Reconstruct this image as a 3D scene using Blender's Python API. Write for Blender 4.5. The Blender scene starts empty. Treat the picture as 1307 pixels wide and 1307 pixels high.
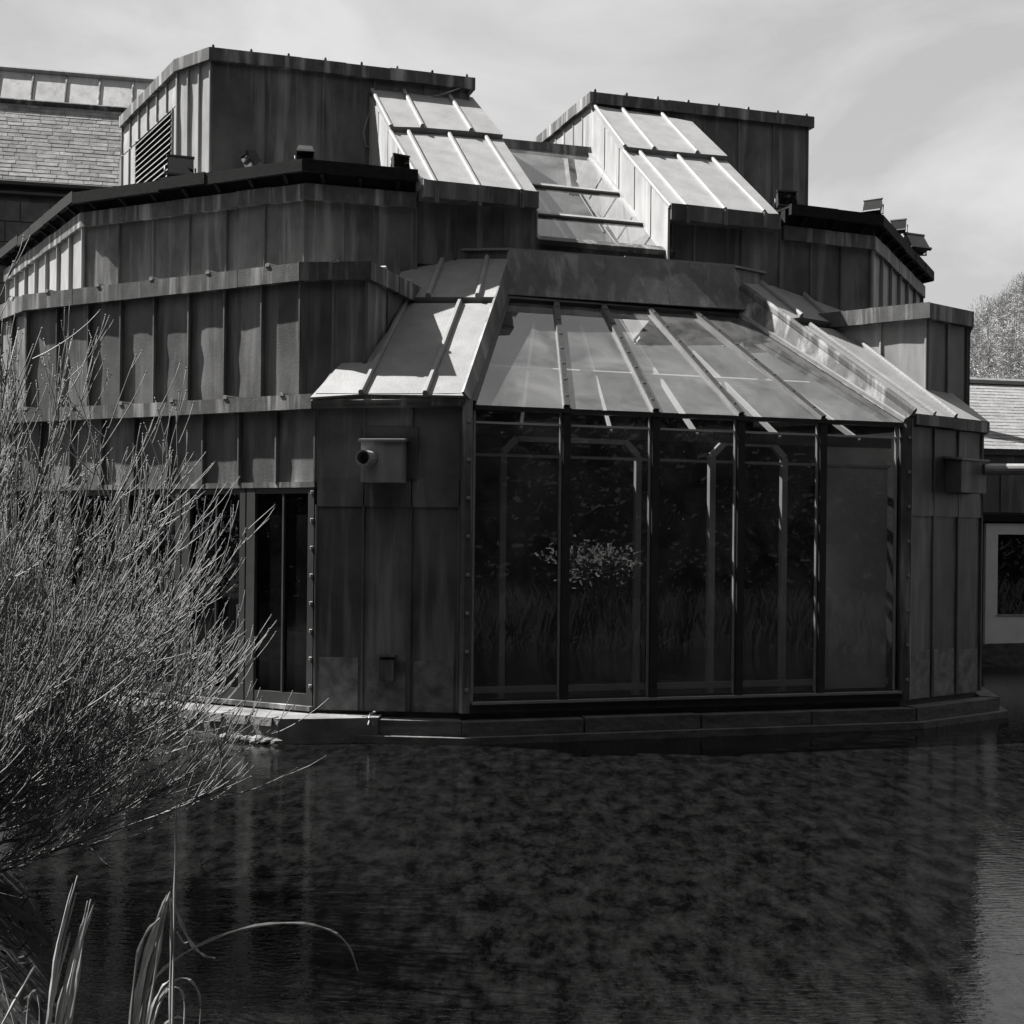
import bpy, math, random
from math import sin, cos, radians, hypot, pi, atan2, sqrt, exp
from mathutils import Vector as V, Matrix
random.seed(7)
sc = bpy.context.scene
col = sc.collection

# ---------------------------------------------------------------- camera
F, H, YH, RO = 1750.0, 2.15, 690.0, .0105          # focal length and horizon in photo pixels (1307 wide), eye height, roll
cd = bpy.data.cameras.new('camera'); cam = bpy.data.objects.new('camera', cd); col.objects.link(cam)
cd.sensor_fit = 'HORIZONTAL'; cd.sensor_width = 36; cd.lens = F / 1307 * 36
cd.shift_y = (YH - 653.5) / 1307; cd.clip_start = .05; cd.clip_end = 2000
cam.matrix_world = Matrix.Translation((0, 0, H)) @ Matrix.Rotation(pi / 2, 4, 'X') @ Matrix.Rotation(RO, 4, 'Z')
sc.camera = cam

# ---------------------------------------------------------------- sky, sun, exposure
SUN_EL, SUN_BACK = 52, 15                            # elevation; degrees behind the camera's left
s_dir = V((-cos(radians(SUN_BACK)) * cos(radians(SUN_EL)), sin(radians(SUN_BACK)) * cos(radians(SUN_EL)), sin(radians(SUN_EL))))
sc.view_settings.view_transform = 'Standard'; sc.view_settings.look = 'None'
sc.view_settings.exposure = 1.55; sc.view_settings.gamma = 1.0; sc.view_settings.use_curve_mapping = False
w = bpy.data.worlds.new('World'); sc.world = w; w.use_nodes = True
nt = w.node_tree; nt.nodes.clear()
def nd(nt, t, **k):
    n = nt.nodes.new(t)
    for a, b in k.items():
        if a in n.inputs: n.inputs[a].default_value = b
        else: setattr(n, a, b)
    return n
out = nd(nt, 'ShaderNodeOutputWorld'); bg = nd(nt, 'ShaderNodeBackground'); bg.inputs['Strength'].default_value = .1
sky = nd(nt, 'ShaderNodeTexSky'); sky.sky_type = 'NISHITA'; sky.sun_disc = False
sky.sun_elevation = radians(SUN_EL); sky.sun_rotation = atan2(s_dir.x, s_dir.y)
bw = nd(nt, 'ShaderNodeRGBToBW'); nt.links.new(sky.outputs[0], bw.inputs[0])
tc = nd(nt, 'ShaderNodeTexCoord'); mp = nd(nt, 'ShaderNodeMapping'); mp.inputs['Scale'].default_value = (1, 1, 2.6)
nt.links.new(tc.outputs['Generated'], mp.inputs[0])
nz = nd(nt, 'ShaderNodeTexNoise', Scale=3.4, Detail=10, Roughness=.55, Distortion=.4); nt.links.new(mp.outputs[0], nz.inputs['Vector'])
cr = nd(nt, 'ShaderNodeValToRGB')
cr.color_ramp.elements[0].position = .43; cr.color_ramp.elements[0].color = (1.75, 1.75, 1.75, 1)
cr.color_ramp.elements[1].position = .64; cr.color_ramp.elements[1].color = (2.5, 2.5, 2.5, 1)
nt.links.new(nz.outputs[0], cr.inputs[0])
mx = nd(nt, 'ShaderNodeMixRGB'); mx.inputs[0].default_value = .86
nt.links.new(bw.outputs[0], mx.inputs[1]); nt.links.new(cr.outputs[0], mx.inputs[2])
nt.links.new(mx.outputs[0], bg.inputs[0]); nt.links.new(bg.outputs[0], out.inputs[0])
sl = bpy.data.lights.new('sun', 'SUN'); sl.energy = 5; sl.angle = radians(.5); sl.color = (1, .985, .965)
so = bpy.data.objects.new('sun', sl); col.objects.link(so)
so.rotation_euler = s_dir.to_track_quat('Z', 'Y').to_euler(); so.location = s_dir * 60

# ---------------------------------------------------------------- pixel -> direction -> place
def ray(px, py):
    u, v = px - 653.5, py - YH
    return ((u * cos(RO) + v * sin(RO)) / F, 1, -(-u * sin(RO) + v * cos(RO)) / F)
def at(px, py, Y): d = ray(px, py); return V((d[0] * Y, Y, H + d[2] * Y))
def wl(px, py, A, rot):                             # where a pixel column meets a vertical wall through A
    k = ray(px, py)[0]; c, s = cos(radians(rot)), sin(radians(rot))
    t = (k * A[1] - A[0]) / (c - k * s); return V((A[0] + t * c, A[1] + t * s))
def zat(px, py, A): return H + ray(px, py)[2] * A[1]
def inw(rot, d=1): return V((-sin(radians(rot)) * d, cos(radians(rot)) * d))
def along(rot, d=1): return V((cos(radians(rot)) * d, sin(radians(rot)) * d))
def onplane(px, py, p0, n):
    d = V(ray(px, py)); t = n.dot(p0 - V((0, 0, H))) / n.dot(d); return V((0, 0, H)) + d * t
def slope(rot, pitch): i = inw(rot); p = radians(pitch); return V((-i.x * sin(p), -i.y * sin(p), cos(p)))
def v3(p, z): return V((p[0], p[1], z))
def lerp(a, b, t): return a + (b - a) * t

# ---------------------------------------------------------------- materials
def base_mat(name):
    m = bpy.data.materials.new(name); m.use_nodes = True; t = m.node_tree
    return m, t, t.nodes['Principled BSDF'], t.nodes['Material Output']
def mat(name, lo, hi, rough=.6, scale=3.0, stretch=(1, 1, 1), bump=.0, bscale=30, spec=.3, var=.12, streak=None, metal=0.0):
    m, t, b, o = base_mat(name)
    g = nd(t, 'ShaderNodeNewGeometry'); mp = nd(t, 'ShaderNodeMapping'); mp.inputs['Scale'].default_value = stretch
    oi = nd(t, 'ShaderNodeObjectInfo')
    t.links.new(g.outputs['Position'], mp.inputs[0])
    n = nd(t, 'ShaderNodeTexNoise', Scale=scale, Detail=7, Roughness=.62); t.links.new(mp.outputs[0], n.inputs['Vector'])
    r = nd(t, 'ShaderNodeValToRGB'); e = r.color_ramp.elements
    e[0].position, e[0].color = .3, (lo, lo, lo, 1); e[1].position, e[1].color = .7, (hi, hi, hi, 1)
    t.links.new(n.outputs[0], r.inputs[0]); c = r.outputs[0]
    if streak:                                      # pale runs of oxide down the sheet
        m2 = nd(t, 'ShaderNodeMapping'); m2.inputs['Scale'].default_value = (3.6, 3.6, .3)
        t.links.new(g.outputs['Position'], m2.inputs[0])
        n2 = nd(t, 'ShaderNodeTexNoise', Scale=1.6, Detail=3, Roughness=.6, Distortion=.3); t.links.new(m2.outputs[0], n2.inputs['Vector'])
        r2 = nd(t, 'ShaderNodeValToRGB'); e = r2.color_ramp.elements
        e[0].position, e[0].color = .50, (0, 0, 0, 1); e[1].position, e[1].color = .70, (1, 1, 1, 1)
        t.links.new(n2.outputs[0], r2.inputs[0])
        x = nd(t, 'ShaderNodeMixRGB'); x.inputs[2].default_value = (streak,) * 3 + (1,)
        t.links.new(r2.outputs[0], x.inputs[0]); t.links.new(c, x.inputs[1]); c = x.outputs[0]
    mr = nd(t, 'ShaderNodeMapRange'); mr.inputs['To Min'].default_value = 1 - var; mr.inputs['To Max'].default_value = 1 + var
    t.links.new(oi.outputs['Random'], mr.inputs[0])
    k = nd(t, 'ShaderNodeVectorMath', operation='SCALE'); t.links.new(c, k.inputs[0]); t.links.new(mr.outputs[0], k.inputs['Scale'])
    t.links.new(k.outputs[0], b.inputs['Base Color'])
    b.inputs['Roughness'].default_value = rough; b.inputs['Specular IOR Level'].default_value = spec; b.inputs['Metallic'].default_value = metal
    if bump:
        nb = nd(t, 'ShaderNodeTexNoise', Scale=bscale, Detail=5); t.links.new(g.outputs['Position'], nb.inputs['Vector'])
        bp = nd(t, 'ShaderNodeBump', Strength=bump, Distance=.02); t.links.new(nb.outputs[0], bp.inputs['Height'])
        t.links.new(bp.outputs[0], b.inputs['Normal'])
    return m
def glass(name, tint, dirt_haze, rough=.0, refl=1.0, ior=1.6):
    m, t, b, o = base_mat(name); t.nodes.remove(b)
    tr = nd(t, 'ShaderNodeBsdfTransparent'); tr.inputs[0].default_value = (tint,) * 3 + (1,)
    gl = nd(t, 'ShaderNodeBsdfGlossy'); gl.inputs['Roughness'].default_value = rough; gl.inputs[0].default_value = (refl,) * 3 + (1,)
    lw_ = nd(t, 'ShaderNodeLayerWeight', Blend=.5); f0 = ((ior - 1) / (ior + 1)) ** 2
    pw_ = nd(t, 'ShaderNodeMath', operation='POWER'); pw_.inputs[1].default_value = 5; t.links.new(lw_.outputs['Facing'], pw_.inputs[0])
    fr = nd(t, 'ShaderNodeMath', operation='MULTIPLY_ADD'); fr.inputs[1].default_value = 1 - f0; fr.inputs[2].default_value = f0; t.links.new(pw_.outputs[0], fr.inputs[0])
    mx = nd(t, 'ShaderNodeMixShader'); t.links.new(fr.outputs[0], mx.inputs[0]); t.links.new(tr.outputs[0], mx.inputs[1]); t.links.new(gl.outputs[0], mx.inputs[2])
    df = nd(t, 'ShaderNodeBsdfDiffuse'); df.inputs[0].default_value = (.45,) * 3 + (1,)  # dirt film, strengthened to paint hazy sky brightness over the panes
    g = nd(t, 'ShaderNodeNewGeometry'); n = nd(t, 'ShaderNodeTexNoise', Scale=1.7, Detail=6, Roughness=.6, Distortion=.6)
    t.links.new(g.outputs['Position'], n.inputs['Vector'])
    mr = nd(t, 'ShaderNodeMapRange'); mr.inputs['From Min'].default_value = .35; mr.inputs['From Max'].default_value = .7
    mr.inputs['To Min'].default_value = dirt_haze * .3; mr.inputs['To Max'].default_value = dirt_haze * 1.7
    t.links.new(n.outputs[0], mr.inputs[0])
    m2 = nd(t, 'ShaderNodeMixShader'); t.links.new(mr.outputs[0], m2.inputs[0]); t.links.new(mx.outputs[0], m2.inputs[1]); t.links.new(df.outputs[0], m2.inputs[2])
    t.links.new(m2.outputs[0], o.inputs[0])
    return m
M = {}
M['lead'] = mat('weathered_lead', .045, .135, .5, 2.0, (1, 1, .7), .12, 45, .38, .26, streak=.20)
M['lead_pale'] = mat('paler_lead', .19, .28, .6, 4, (1, 1, .5), .08, 60, .3, .08, streak=.34)  # paler lead, used on the side runs, cheeks and left vent box
M['lead_kick'] = mat('limed_lead', .07, .24, .6, 6, (1, 1, 1), .10, 60, .3, .14)
M['lead_roof'] = mat('pale_lead', .18, .25, .6, 3.5, (1, 1, 1), .2, 40, .3, .07)
M['lead_trim'] = mat('lead_trim', .045, .095, .6, 9, (1, 1, .6), .15, 60, .3, .15, streak=.3)
M['dark_metal'] = mat('dark_metal', .018, .035, .5, 6, bump=.1, spec=.4)
M['black_wood'] = mat('tarred_board', .006, .016, .85, 12, bump=.3, bscale=80, spec=.15)
M['alu'] = mat('grey_aluminium', .20, .30, .45, 5, spec=.4, var=.05)
M['white_paint'] = mat('white_paint', .5, .62, .5, 3, spec=.4, var=.04)
M['frame_grey'] = mat('grey_frame', .025, .045, .5, 4, spec=.4)
M['concrete'] = mat('plinth_concrete', .05, .13, .75, 3.5, (1, 1, 4), .6, 18, .3, .1)
M['ledge'] = mat('sunlit_ledge', .09, .22, .85, 3, (1, 1, 1), .6, 18, .2, .1)  # paler copy of the concrete, with sunlight on the left ledge painted in
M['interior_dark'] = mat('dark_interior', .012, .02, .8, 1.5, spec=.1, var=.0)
M['inner_paint'] = mat('inner_paint', .18, .24, .6, 3, spec=.3, var=.05)
M['rafter'] = mat('rafter_paint', .30, .38, .6, 3, spec=.3, var=.05)
M['screen'] = mat('grey_screen', .05, .075, .9, 1.2, spec=.1, var=.0)
M['haze_sheet'] = mat('grey_haze', .26, .32, .9, 2, spec=.1, var=.0)
M['plaster'] = mat('pale_plaster', .22, .30, .9, 1.2, spec=.1, var=.0)
M['bar_grey'] = mat('bar_grey', .10, .16, .6, 4, spec=.2)
M['glass_wall'] = glass('window_glass', .85, .10, 0)
M['glass_roof'] = glass('roof_glass', .86, .12, .004, ior=2.5)
M['glass_dark'] = glass('dark_glass', .5, .01, 0)
M['slate'] = mat('stone_slate', .10, .22, .85, 5, bump=.5, bscale=20, spec=.2, var=.25)
M['stone'] = mat('dark_stone', .05, .12, .9, 2.5, bump=.5, bscale=10, spec=.15, var=.2)
M['stone_light'] = mat('roof_slate', .15, .22, .85, 6, bump=.5, bscale=20, spec=.2, var=.12)
M['white_clad'] = mat('pale_cladding', .22, .34, .55, 3, (1, 1, .5), .1, 20, .3, .05, streak=.2)
M['twig'] = mat('twig_bark', .085, .19, .6, 20, spec=.3, var=.2)
M['sedge'] = mat('sedge', .025, .055, .7, 25, spec=.2, var=.0)
M['bud'] = mat('bud', .12, .25, .5, 30, spec=.4)
M['reed'] = mat('dry_reed', .18, .36, .55, 25, (1, 1, .3), spec=.35, var=.25)
M['soil'] = mat('bank_soil', .012, .05, .95, 7, bump=1.0, bscale=14, spec=.1)
M['grass'] = mat('bank_grass', .012, .035, .8, 12, spec=.2)
M['foliage'] = mat('evergreen_foliage', .014, .034, .65, 3, spec=.25, var=.2)
M['pale_leaf'] = mat('pale_leaf', .2, .4, .5, 4, spec=.4)
M['bark'] = mat('bark', .06, .13, .9, 8, (1, 1, .3), .6, 20, .1)
M['far_twig'] = mat('bare_crown', .17, .30, .9, 4, spec=.1, var=.2)

# ---------------------------------------------------------------- mesh helpers
def mk(name, vs, fs, m, parent=None, smooth=False):
    me = bpy.data.meshes.new(name); me.from_pydata([tuple(v) for v in vs], [], fs); me.update()
    if m: me.materials.append(M[m] if isinstance(m, str) else m)
    if smooth:
        me.polygons.foreach_set('use_smooth', [True] * len(me.polygons))
    o = bpy.data.objects.new(name, me); col.objects.link(o)
    if parent: put(o, parent)
    return o
def world_loc(o):
    l = V((0, 0, 0))
    while o: l += o.location; o = o.parent
    return l
def put(o, parent):                                 # roots only ever carry a translation here, so this keeps world coordinates
    o.parent = parent; o.location = o.location - world_loc(parent)
def thing(name, loc, label, cat, group=None):
    o = bpy.data.objects.new(name, None); col.objects.link(o); o.location = loc; o.empty_display_size = .2
    return tag(o, label, cat, group)
def tag(o, label, cat, group=None, kind=None):
    o['label'] = label; o['category'] = cat
    if group: o['group'] = group
    if kind: o['kind'] = kind
    return o
BOXF = [(0, 3, 2, 1), (4, 5, 6, 7), (0, 1, 5, 4), (1, 2, 6, 5), (2, 3, 7, 6), (3, 0, 4, 7)]
def hexa(name, bot, top, m, parent=None): return mk(name, list(bot) + list(top), BOXF, m, parent)
def box(name, c, sx, sy, sz, rot, m, parent=None):  # centre bottom, yaw in degrees
    a, i = along(rot), inw(rot)
    b = [v3(V((c[0], c[1])) + a * (x * sx / 2) + i * (y * sy / 2), c[2]) for x, y in ((-1, -1), (1, -1), (1, 1), (-1, 1))]
    return hexa(name, b, [p + V((0, 0, sz)) for p in b], m, parent)
def prism(name, poly, z0, z1, m, parent=None):      # poly counter-clockwise seen from above
    n = len(poly); vs = [v3(p, z0) for p in poly] + [v3(p, z1) for p in poly]
    fs = [tuple(range(n - 1, -1, -1)), tuple(range(n, 2 * n))] + [(i, (i + 1) % n, n + (i + 1) % n, n + i) for i in range(n)]
    return mk(name, vs, fs, m, parent)
def sheet(name, p00, p10, p11, p01, m, parent, th=.02, nu=2, nv=4, amp=.004, lift=0.0):
    """a slightly dished sheet of metal: corners seen from outside, counter-clockwise from bottom left"""
    n = (p10 - p00).cross(p01 - p00).normalized(); vs = []; fs = []
    for j in range(nv + 1):
        for i in range(nu + 1):
            u, v = i / nu, j / nv
            p = p00 * (1 - u) * (1 - v) + p10 * u * (1 - v) + p11 * u * v + p01 * (1 - u) * v
            edge = i in (0, nu) or j in (0, nv)
            vs.append(p + n * (lift + (0 if edge else random.uniform(-amp, amp)) + random.uniform(-amp, amp) * .35))
    W = nu + 1
    for j in range(nv):
        for i in range(nu): a = j * W + i; fs.append((a, a + 1, a + W + 1, a + W))
    nf = len(fs); ring = [0, nu, nv * W + nu, nv * W]; k = len(vs)
    for r in ring: vs.append(vs[r].copy())
    for r in ring: vs.append(vs[r] - n * th)
    for q in range(4): fs.append((k + (q + 1) % 4, k + q, k + 4 + q, k + 4 + (q + 1) % 4))
    o = mk(name, vs, fs, m, parent)
    for q in range(nf): o.data.polygons[q].use_smooth = True
    return o
def bar(name, p, q, out_n, w, d, m, parent, round_=True, ends=True):
    """a roll or rib laid along p-q on a surface whose outward normal is out_n"""
    ax = (q - p).normalized(); s = ax.cross(out_n).normalized(); n = s.cross(ax).normalized()
    cs = [(-.5, -.2), (-.5, .55), (-.26, 1), (.26, 1), (.5, .55), (.5, -.2)] if round_ else [(-.5, -.2), (-.5, 1), (.5, 1), (.5, -.2)]
    k = len(cs); vs = [e + s * (a * w) + n * (b * d) for e in (p, q) for a, b in cs]
    fs = [(i, (i + 1) % k, k + (i + 1) % k, k + i) for i in range(k)]
    if ends: fs += [tuple(range(k - 1, -1, -1)), tuple(range(k, 2 * k))]
    return mk(name, vs, fs, m, parent)
def offs(poly, d):                                  # move an open plan line outward (towards the viewer) with mitred corners
    r = []
    for i, p in enumerate(poly):
        ns = []
        if i > 0: t = (poly[i] - poly[i - 1]).normalized(); ns.append(V((t.y, -t.x)))
        if i < len(poly) - 1: t = (poly[i + 1] - poly[i]).normalized(); ns.append(V((t.y, -t.x)))
        if len(ns) == 1: r.append(p + ns[0] * d)
        else: b = (ns[0] + ns[1]).normalized(); r.append(p + b * (d / max(.35, b.dot(ns[0]))))
    return r
def nrm(A, B): t = (B - A).normalized(); return V((t.y, -t.x, 0))
def cladding(parent, A, B, z0, z1, n, rib=.045, ribw=.035, m='lead', skip=(), end_ribs=True, th=.02, amp=.008, z0b=None, cuts=None):
    """upright lead panels between standing seams from A (left) to B (right)"""
    o = nrm(A, B) * .012; c = cuts or [i / n for i in range(n + 1)]; n = len(c) - 1
    zb = lambda s: z0 if z0b is None else lerp(z0, z0b, s)
    for i in range(n):
        if i in skip: continue
        g = .004
        a, b = lerp(A, B, c[i]), lerp(A, B, c[i + 1]); t = (b - a).normalized() * g
        sheet('panel', v3(a + t, zb(c[i])) + o, v3(b - t, zb(c[i + 1])) + o, v3(b - t, z1) + o, v3(a + t, z1) + o, m, parent, th, 2, 5, amp)
    for i in range(0 if end_ribs else 1, n + (1 if end_ribs else 0)):
        p = lerp(A, B, c[i]); bar('seam', v3(p, zb(c[i])) + o, v3(p, z1 - .002) + o, nrm(A, B), ribw, rib, m, parent)
def fascia(parent, poly, z0, z1, out, th=None, piece=.9, m='lead_trim', name='fascia_board', rolls=0, jit=.006):
    th = th or out - .004
    P0, P1 = offs(poly, out), offs(poly, out - th)
    for i in range(len(poly) - 1):
        L = (P0[i + 1] - P0[i]).length; n = max(1, round(L / piece))
        for k in range(n):
            dz = random.uniform(-jit, jit); g = .002 if k else 0
            a, b = lerp(P0[i], P0[i + 1], (k + g) / n), lerp(P0[i], P0[i + 1], (k + 1) / n)
            c, d = lerp(P1[i], P1[i + 1], (k + g) / n), lerp(P1[i], P1[i + 1], (k + 1) / n)
            j = nrm(P0[i], P0[i + 1]).xy * random.uniform(0, jit)
            hexa(name, [v3(a + j, z0 + dz), v3(b + j, z0 + dz), v3(d, z0 + dz), v3(c, z0 + dz)], [v3(a + j, z1 + dz), v3(b + j, z1 + dz), v3(d, z1 + dz), v3(c, z1 + dz)], m, parent)
        if rolls:
            for s in range(1, round(L / rolls) + 1):
                p = lerp(P0[i], P0[i + 1], (s - .5) / round(L / rolls)); t = (P0[i + 1] - P0[i]).normalized(); nn = nrm(P0[i], P0[i + 1])
                bar('roll_end', v3(p, z1 + .0) + nn * .012, v3(p, z1 + .0) - nn * .25, V((0, 0, 1)), .055, .035, 'lead_roof', parent)

# ================================================================ the setting: ground and water
pond = [(-3.4, 9.3), (-2.7, 8.2), (-2.1, 6.9), (-1.65, 5.6), (-1.0, 4.75), (-.2, 4.3), (1.2, 3.8), (4, 3.9), (7, 4.6), (10.5, 6.6), (15, 10), (21, 15), (25, 21), (24, 24), (-9, 24), (-14, 20), (-11, 14), (-7, 11)]
def pdist(x, y):
    ins = False; dm = 1e9; n = len(pond)
    for i in range(n):
        x1, y1 = pond[i]; x2, y2 = pond[(i + 1) % n]
        if (y1 > y) != (y2 > y) and x < (x2 - x1) * (y - y1) / (y2 - y1) + x1: ins = not ins
        dx, dy = x2 - x1, y2 - y1; t = max(0, min(1, ((x - x1) * dx + (y - y1) * dy) / (dx * dx + dy * dy)))
        dm = min(dm, hypot(x - x1 - t * dx, y - y1 - t * dy))
    return -dm if ins else dm
def hill(x, y): return 36 * exp(-((x - 88) / 48) ** 2 - ((y - 190) / 55) ** 2) + 30 * exp(-((x - 160) / 60) ** 2 - ((y - 240) / 90) ** 2)
def gz(x, y):
    d = pdist(x, y)
    if d < -.6: h = -.9
    elif d < .5: t = (d + .6) / 1.1; h = -.9 + 1.22 * t * t * (3 - 2 * t)
    else: h = .32 + min(.35, (d - .5) * .06)
    return h + hill(x, y) + (.03 * sin(x * 7.1 + y * 3.3) + .02 * sin(x * 13 - y * 11) if -1 < d < 8 else 0)
def axis_pts(a):
    r = []; x = a[0][0]
    for (s, e, st) in a:
        n = max(1, round((e - s) / st)); r += [s + (e - s) * i / n for i in range(n)]
    return r + [a[-1][1]]
xs = axis_pts([(-500, -60, 55), (-60, -8, 4), (-8, 3, .22), (3, 26, 1), (26, 130, 6), (130, 600, 47)])
ys = axis_pts([(-300, -20, 40), (-20, 2, 2), (2, 11, .22), (11, 26, 1), (26, 110, 7), (110, 260, 8), (260, 900, 64)])
vs = [(x, y, gz(x, y)) for y in ys for x in xs]; W = len(xs)
g = mk('ground', vs, [(j * W + i, j * W + i + 1, (j + 1) * W + i + 1, (j + 1) * W + i) for j in range(len(ys) - 1) for i in range(W - 1)], 'soil', smooth=True)
g['kind'] = 'structure'
mg = M['soil'].node_tree; bs = mg.nodes['Principled BSDF']; src = bs.inputs['Base Color'].links[0].from_socket      # beyond the pond the ground is rough grass
ge = nd(mg, 'ShaderNodeNewGeometry'); sx = nd(mg, 'ShaderNodeSeparateXYZ'); mg.links.new(ge.outputs['Position'], sx.inputs[0])
mr = nd(mg, 'ShaderNodeMapRange'); mr.inputs['From Min'].default_value = 28; mr.inputs['From Max'].default_value = 45; mg.links.new(sx.outputs['Y'], mr.inputs[0])
mm = nd(mg, 'ShaderNodeMixRGB'); mm.inputs[2].default_value = (.11, .11, .11, 1); mg.links.new(mr.outputs[0], mm.inputs[0]); mg.links.new(src, mm.inputs[1]); mg.links.new(mm.outputs[0], bs.inputs['Base Color'])

mw, t, b, o_ = base_mat('pond_water')
g_ = nd(t, 'ShaderNodeNewGeometry')
n1 = nd(t, 'ShaderNodeTexNoise', Scale=1.0, Detail=10, Roughness=.8, Distortion=.1); mp1 = nd(t, 'ShaderNodeMapping'); mp1.inputs['Scale'].default_value = (6, 2.4, 1)
t.links.new(g_.outputs['Position'], mp1.inputs[0]); t.links.new(mp1.outputs[0], n1.inputs['Vector'])
r1 = nd(t, 'ShaderNodeValToRGB'); e = r1.color_ramp.elements
e[0].position, e[0].color = .42, (.001, .001, .001, 1); e[1].position, e[1].color = .7, (.014, .014, .014, 1)
t.links.new(n1.outputs[0], r1.inputs[0]); t.links.new(r1.outputs[0], b.inputs['Base Color'])
b.inputs['Roughness'].default_value = .03; b.inputs['IOR'].default_value = 1.33; b.inputs['Specular IOR Level'].default_value = .5
n2 = nd(t, 'ShaderNodeTexNoise', Scale=11.0, Detail=3, Roughness=.55); mp2 = nd(t, 'ShaderNodeMapping'); mp2.inputs['Scale'].default_value = (1, 2.2, 1)
t.links.new(g_.outputs['Position'], mp2.inputs[0]); t.links.new(mp2.outputs[0], n2.inputs['Vector'])
bp = nd(t, 'ShaderNodeBump', Strength=.2, Distance=.012); t.links.new(n2.outputs[0], bp.inputs['Height']); t.links.new(bp.outputs[0], b.inputs['Normal'])
M['water'] = mw
wo = mk('water', [(-16, 2, 0), (27, 2, 0), (27, 26, 0), (-16, 26, 0)], [(0, 1, 2, 3)], 'water'); wo['kind'] = 'structure'

# ================================================================ the lead-clad pavilion
FRO, FA, LW, RW, LS = 17.5, -6, -30, 40, -53        # plan directions of its sides
V2 = at(590, 700, 14.7).xy; V1 = wl(404, 700, V2, FA); V0 = wl(15, 700, V1, LW); Vm = V0 - along(LS, 4)
V3 = wl(1153, 700, V2, FRO); V4 = wl(1250, 700, V3, RW); V5 = V4 + along(80, 5)
ZB, ZE, ZG = .29, 3.71, 3.57                        # foot of the walls, eave, glass eave
PV = thing('pavilion', (1, 17, 0), 'dark lead-clad many-sided pavilion with glazed front standing in the pond', 'building')
poly1 = [Vm, V0, V1, V2, V3, V4, V5]
back = [V((8, 27)), V((-9, 27))]
# -- plinth
pl = prism('plinth', offs(poly1, .35) + back, -.9, .075, 'concrete', PV)
for i, (a, b_) in enumerate(zip(offs(poly1, .25), offs(poly1, .25)[1:])):
    ao, bo = offs(poly1, .02)[i], offs(poly1, .02)[i + 1]
    n = max(1, round((b_ - a).length / 1.3))
    for k in range(n):
        q = [lerp(a, b_, k / n), lerp(a, b_, (k + 1) / n - .004), lerp(ao, bo, (k + 1) / n - .004), lerp(ao, bo, k / n)]
        dz = random.uniform(-.012, .012)
        hexa('ledge_slab', [v3(p, .077) for p in q], [v3(p, .235 + dz) for p in q], 'ledge' if i < 2 else 'concrete', pl)
prism('foot', offs(poly1, -.03) + back, .05, .285, 'concrete', pl)
nLW = nrm(V0, V1).xy
lq = [V0 + nLW * .62, V1 + nLW * .62, V1 + along(FA, .12) - inw(FA, .50), V1 + along(FA, .75) - inw(FA, .27), V1 + along(FA, .75) - inw(FA, .03), V1 + nLW * .01, V0 + nLW * .01]
prism('sunlit_ledge', lq, -.9, .262, 'ledge', pl)
for k in range(14):
    a = lerp(lq[0], lq[1], (k + random.uniform(.0, .25)) / 14); b_ = lerp(lq[0], lq[1], (k + .8) / 14); o2 = nLW * random.uniform(.015, .05)
    hexa('edge_stone', [v3(a - nLW * .1, .18), v3(a + o2, .18), v3(b_ + o2, .18), v3(b_ - nLW * .1, .18)][::-1], [v3(a - nLW * .1, .275), v3(a + o2 * .7, .268), v3(b_ + o2 * .7, .268), v3(b_ - nLW * .1, .275)][::-1], 'ledge', pl)

# -- interior shell: floor, ceilings, dark back walls
K1 = onplane(648, 340, v3(V2, ZE), slope(FA, 36)).xy
K0 = wl(515, 330, K1, FA); K2 = wl(935, 342, K1, FRO); K3 = wl(1020, 362, K2, RW); ZK = 5.81
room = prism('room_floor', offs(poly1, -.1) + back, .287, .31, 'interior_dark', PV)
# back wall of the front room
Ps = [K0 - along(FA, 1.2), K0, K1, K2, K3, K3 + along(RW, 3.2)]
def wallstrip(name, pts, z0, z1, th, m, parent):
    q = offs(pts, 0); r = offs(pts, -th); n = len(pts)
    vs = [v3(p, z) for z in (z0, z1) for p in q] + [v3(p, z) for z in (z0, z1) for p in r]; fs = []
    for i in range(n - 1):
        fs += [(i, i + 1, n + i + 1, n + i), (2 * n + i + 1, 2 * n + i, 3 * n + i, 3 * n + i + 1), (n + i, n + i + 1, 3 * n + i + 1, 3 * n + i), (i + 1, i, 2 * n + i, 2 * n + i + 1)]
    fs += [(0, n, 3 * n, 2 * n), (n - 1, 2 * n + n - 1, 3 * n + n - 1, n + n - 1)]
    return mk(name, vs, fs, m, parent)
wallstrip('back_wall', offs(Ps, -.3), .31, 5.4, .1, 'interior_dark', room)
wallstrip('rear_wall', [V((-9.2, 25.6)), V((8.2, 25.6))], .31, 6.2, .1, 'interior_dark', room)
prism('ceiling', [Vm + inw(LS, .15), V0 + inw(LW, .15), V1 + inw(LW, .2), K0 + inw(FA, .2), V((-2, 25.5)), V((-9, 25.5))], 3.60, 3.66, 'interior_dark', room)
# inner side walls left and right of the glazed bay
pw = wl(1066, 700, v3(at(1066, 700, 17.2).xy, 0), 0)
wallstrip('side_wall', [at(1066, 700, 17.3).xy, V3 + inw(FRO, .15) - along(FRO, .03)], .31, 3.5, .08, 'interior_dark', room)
wallstrip('side_wall', [V2 + inw(FRO, .15) + along(FRO, .02), at(560, 700, 16.9).xy], .31, 3.5, .08, 'interior_dark', room)
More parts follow.
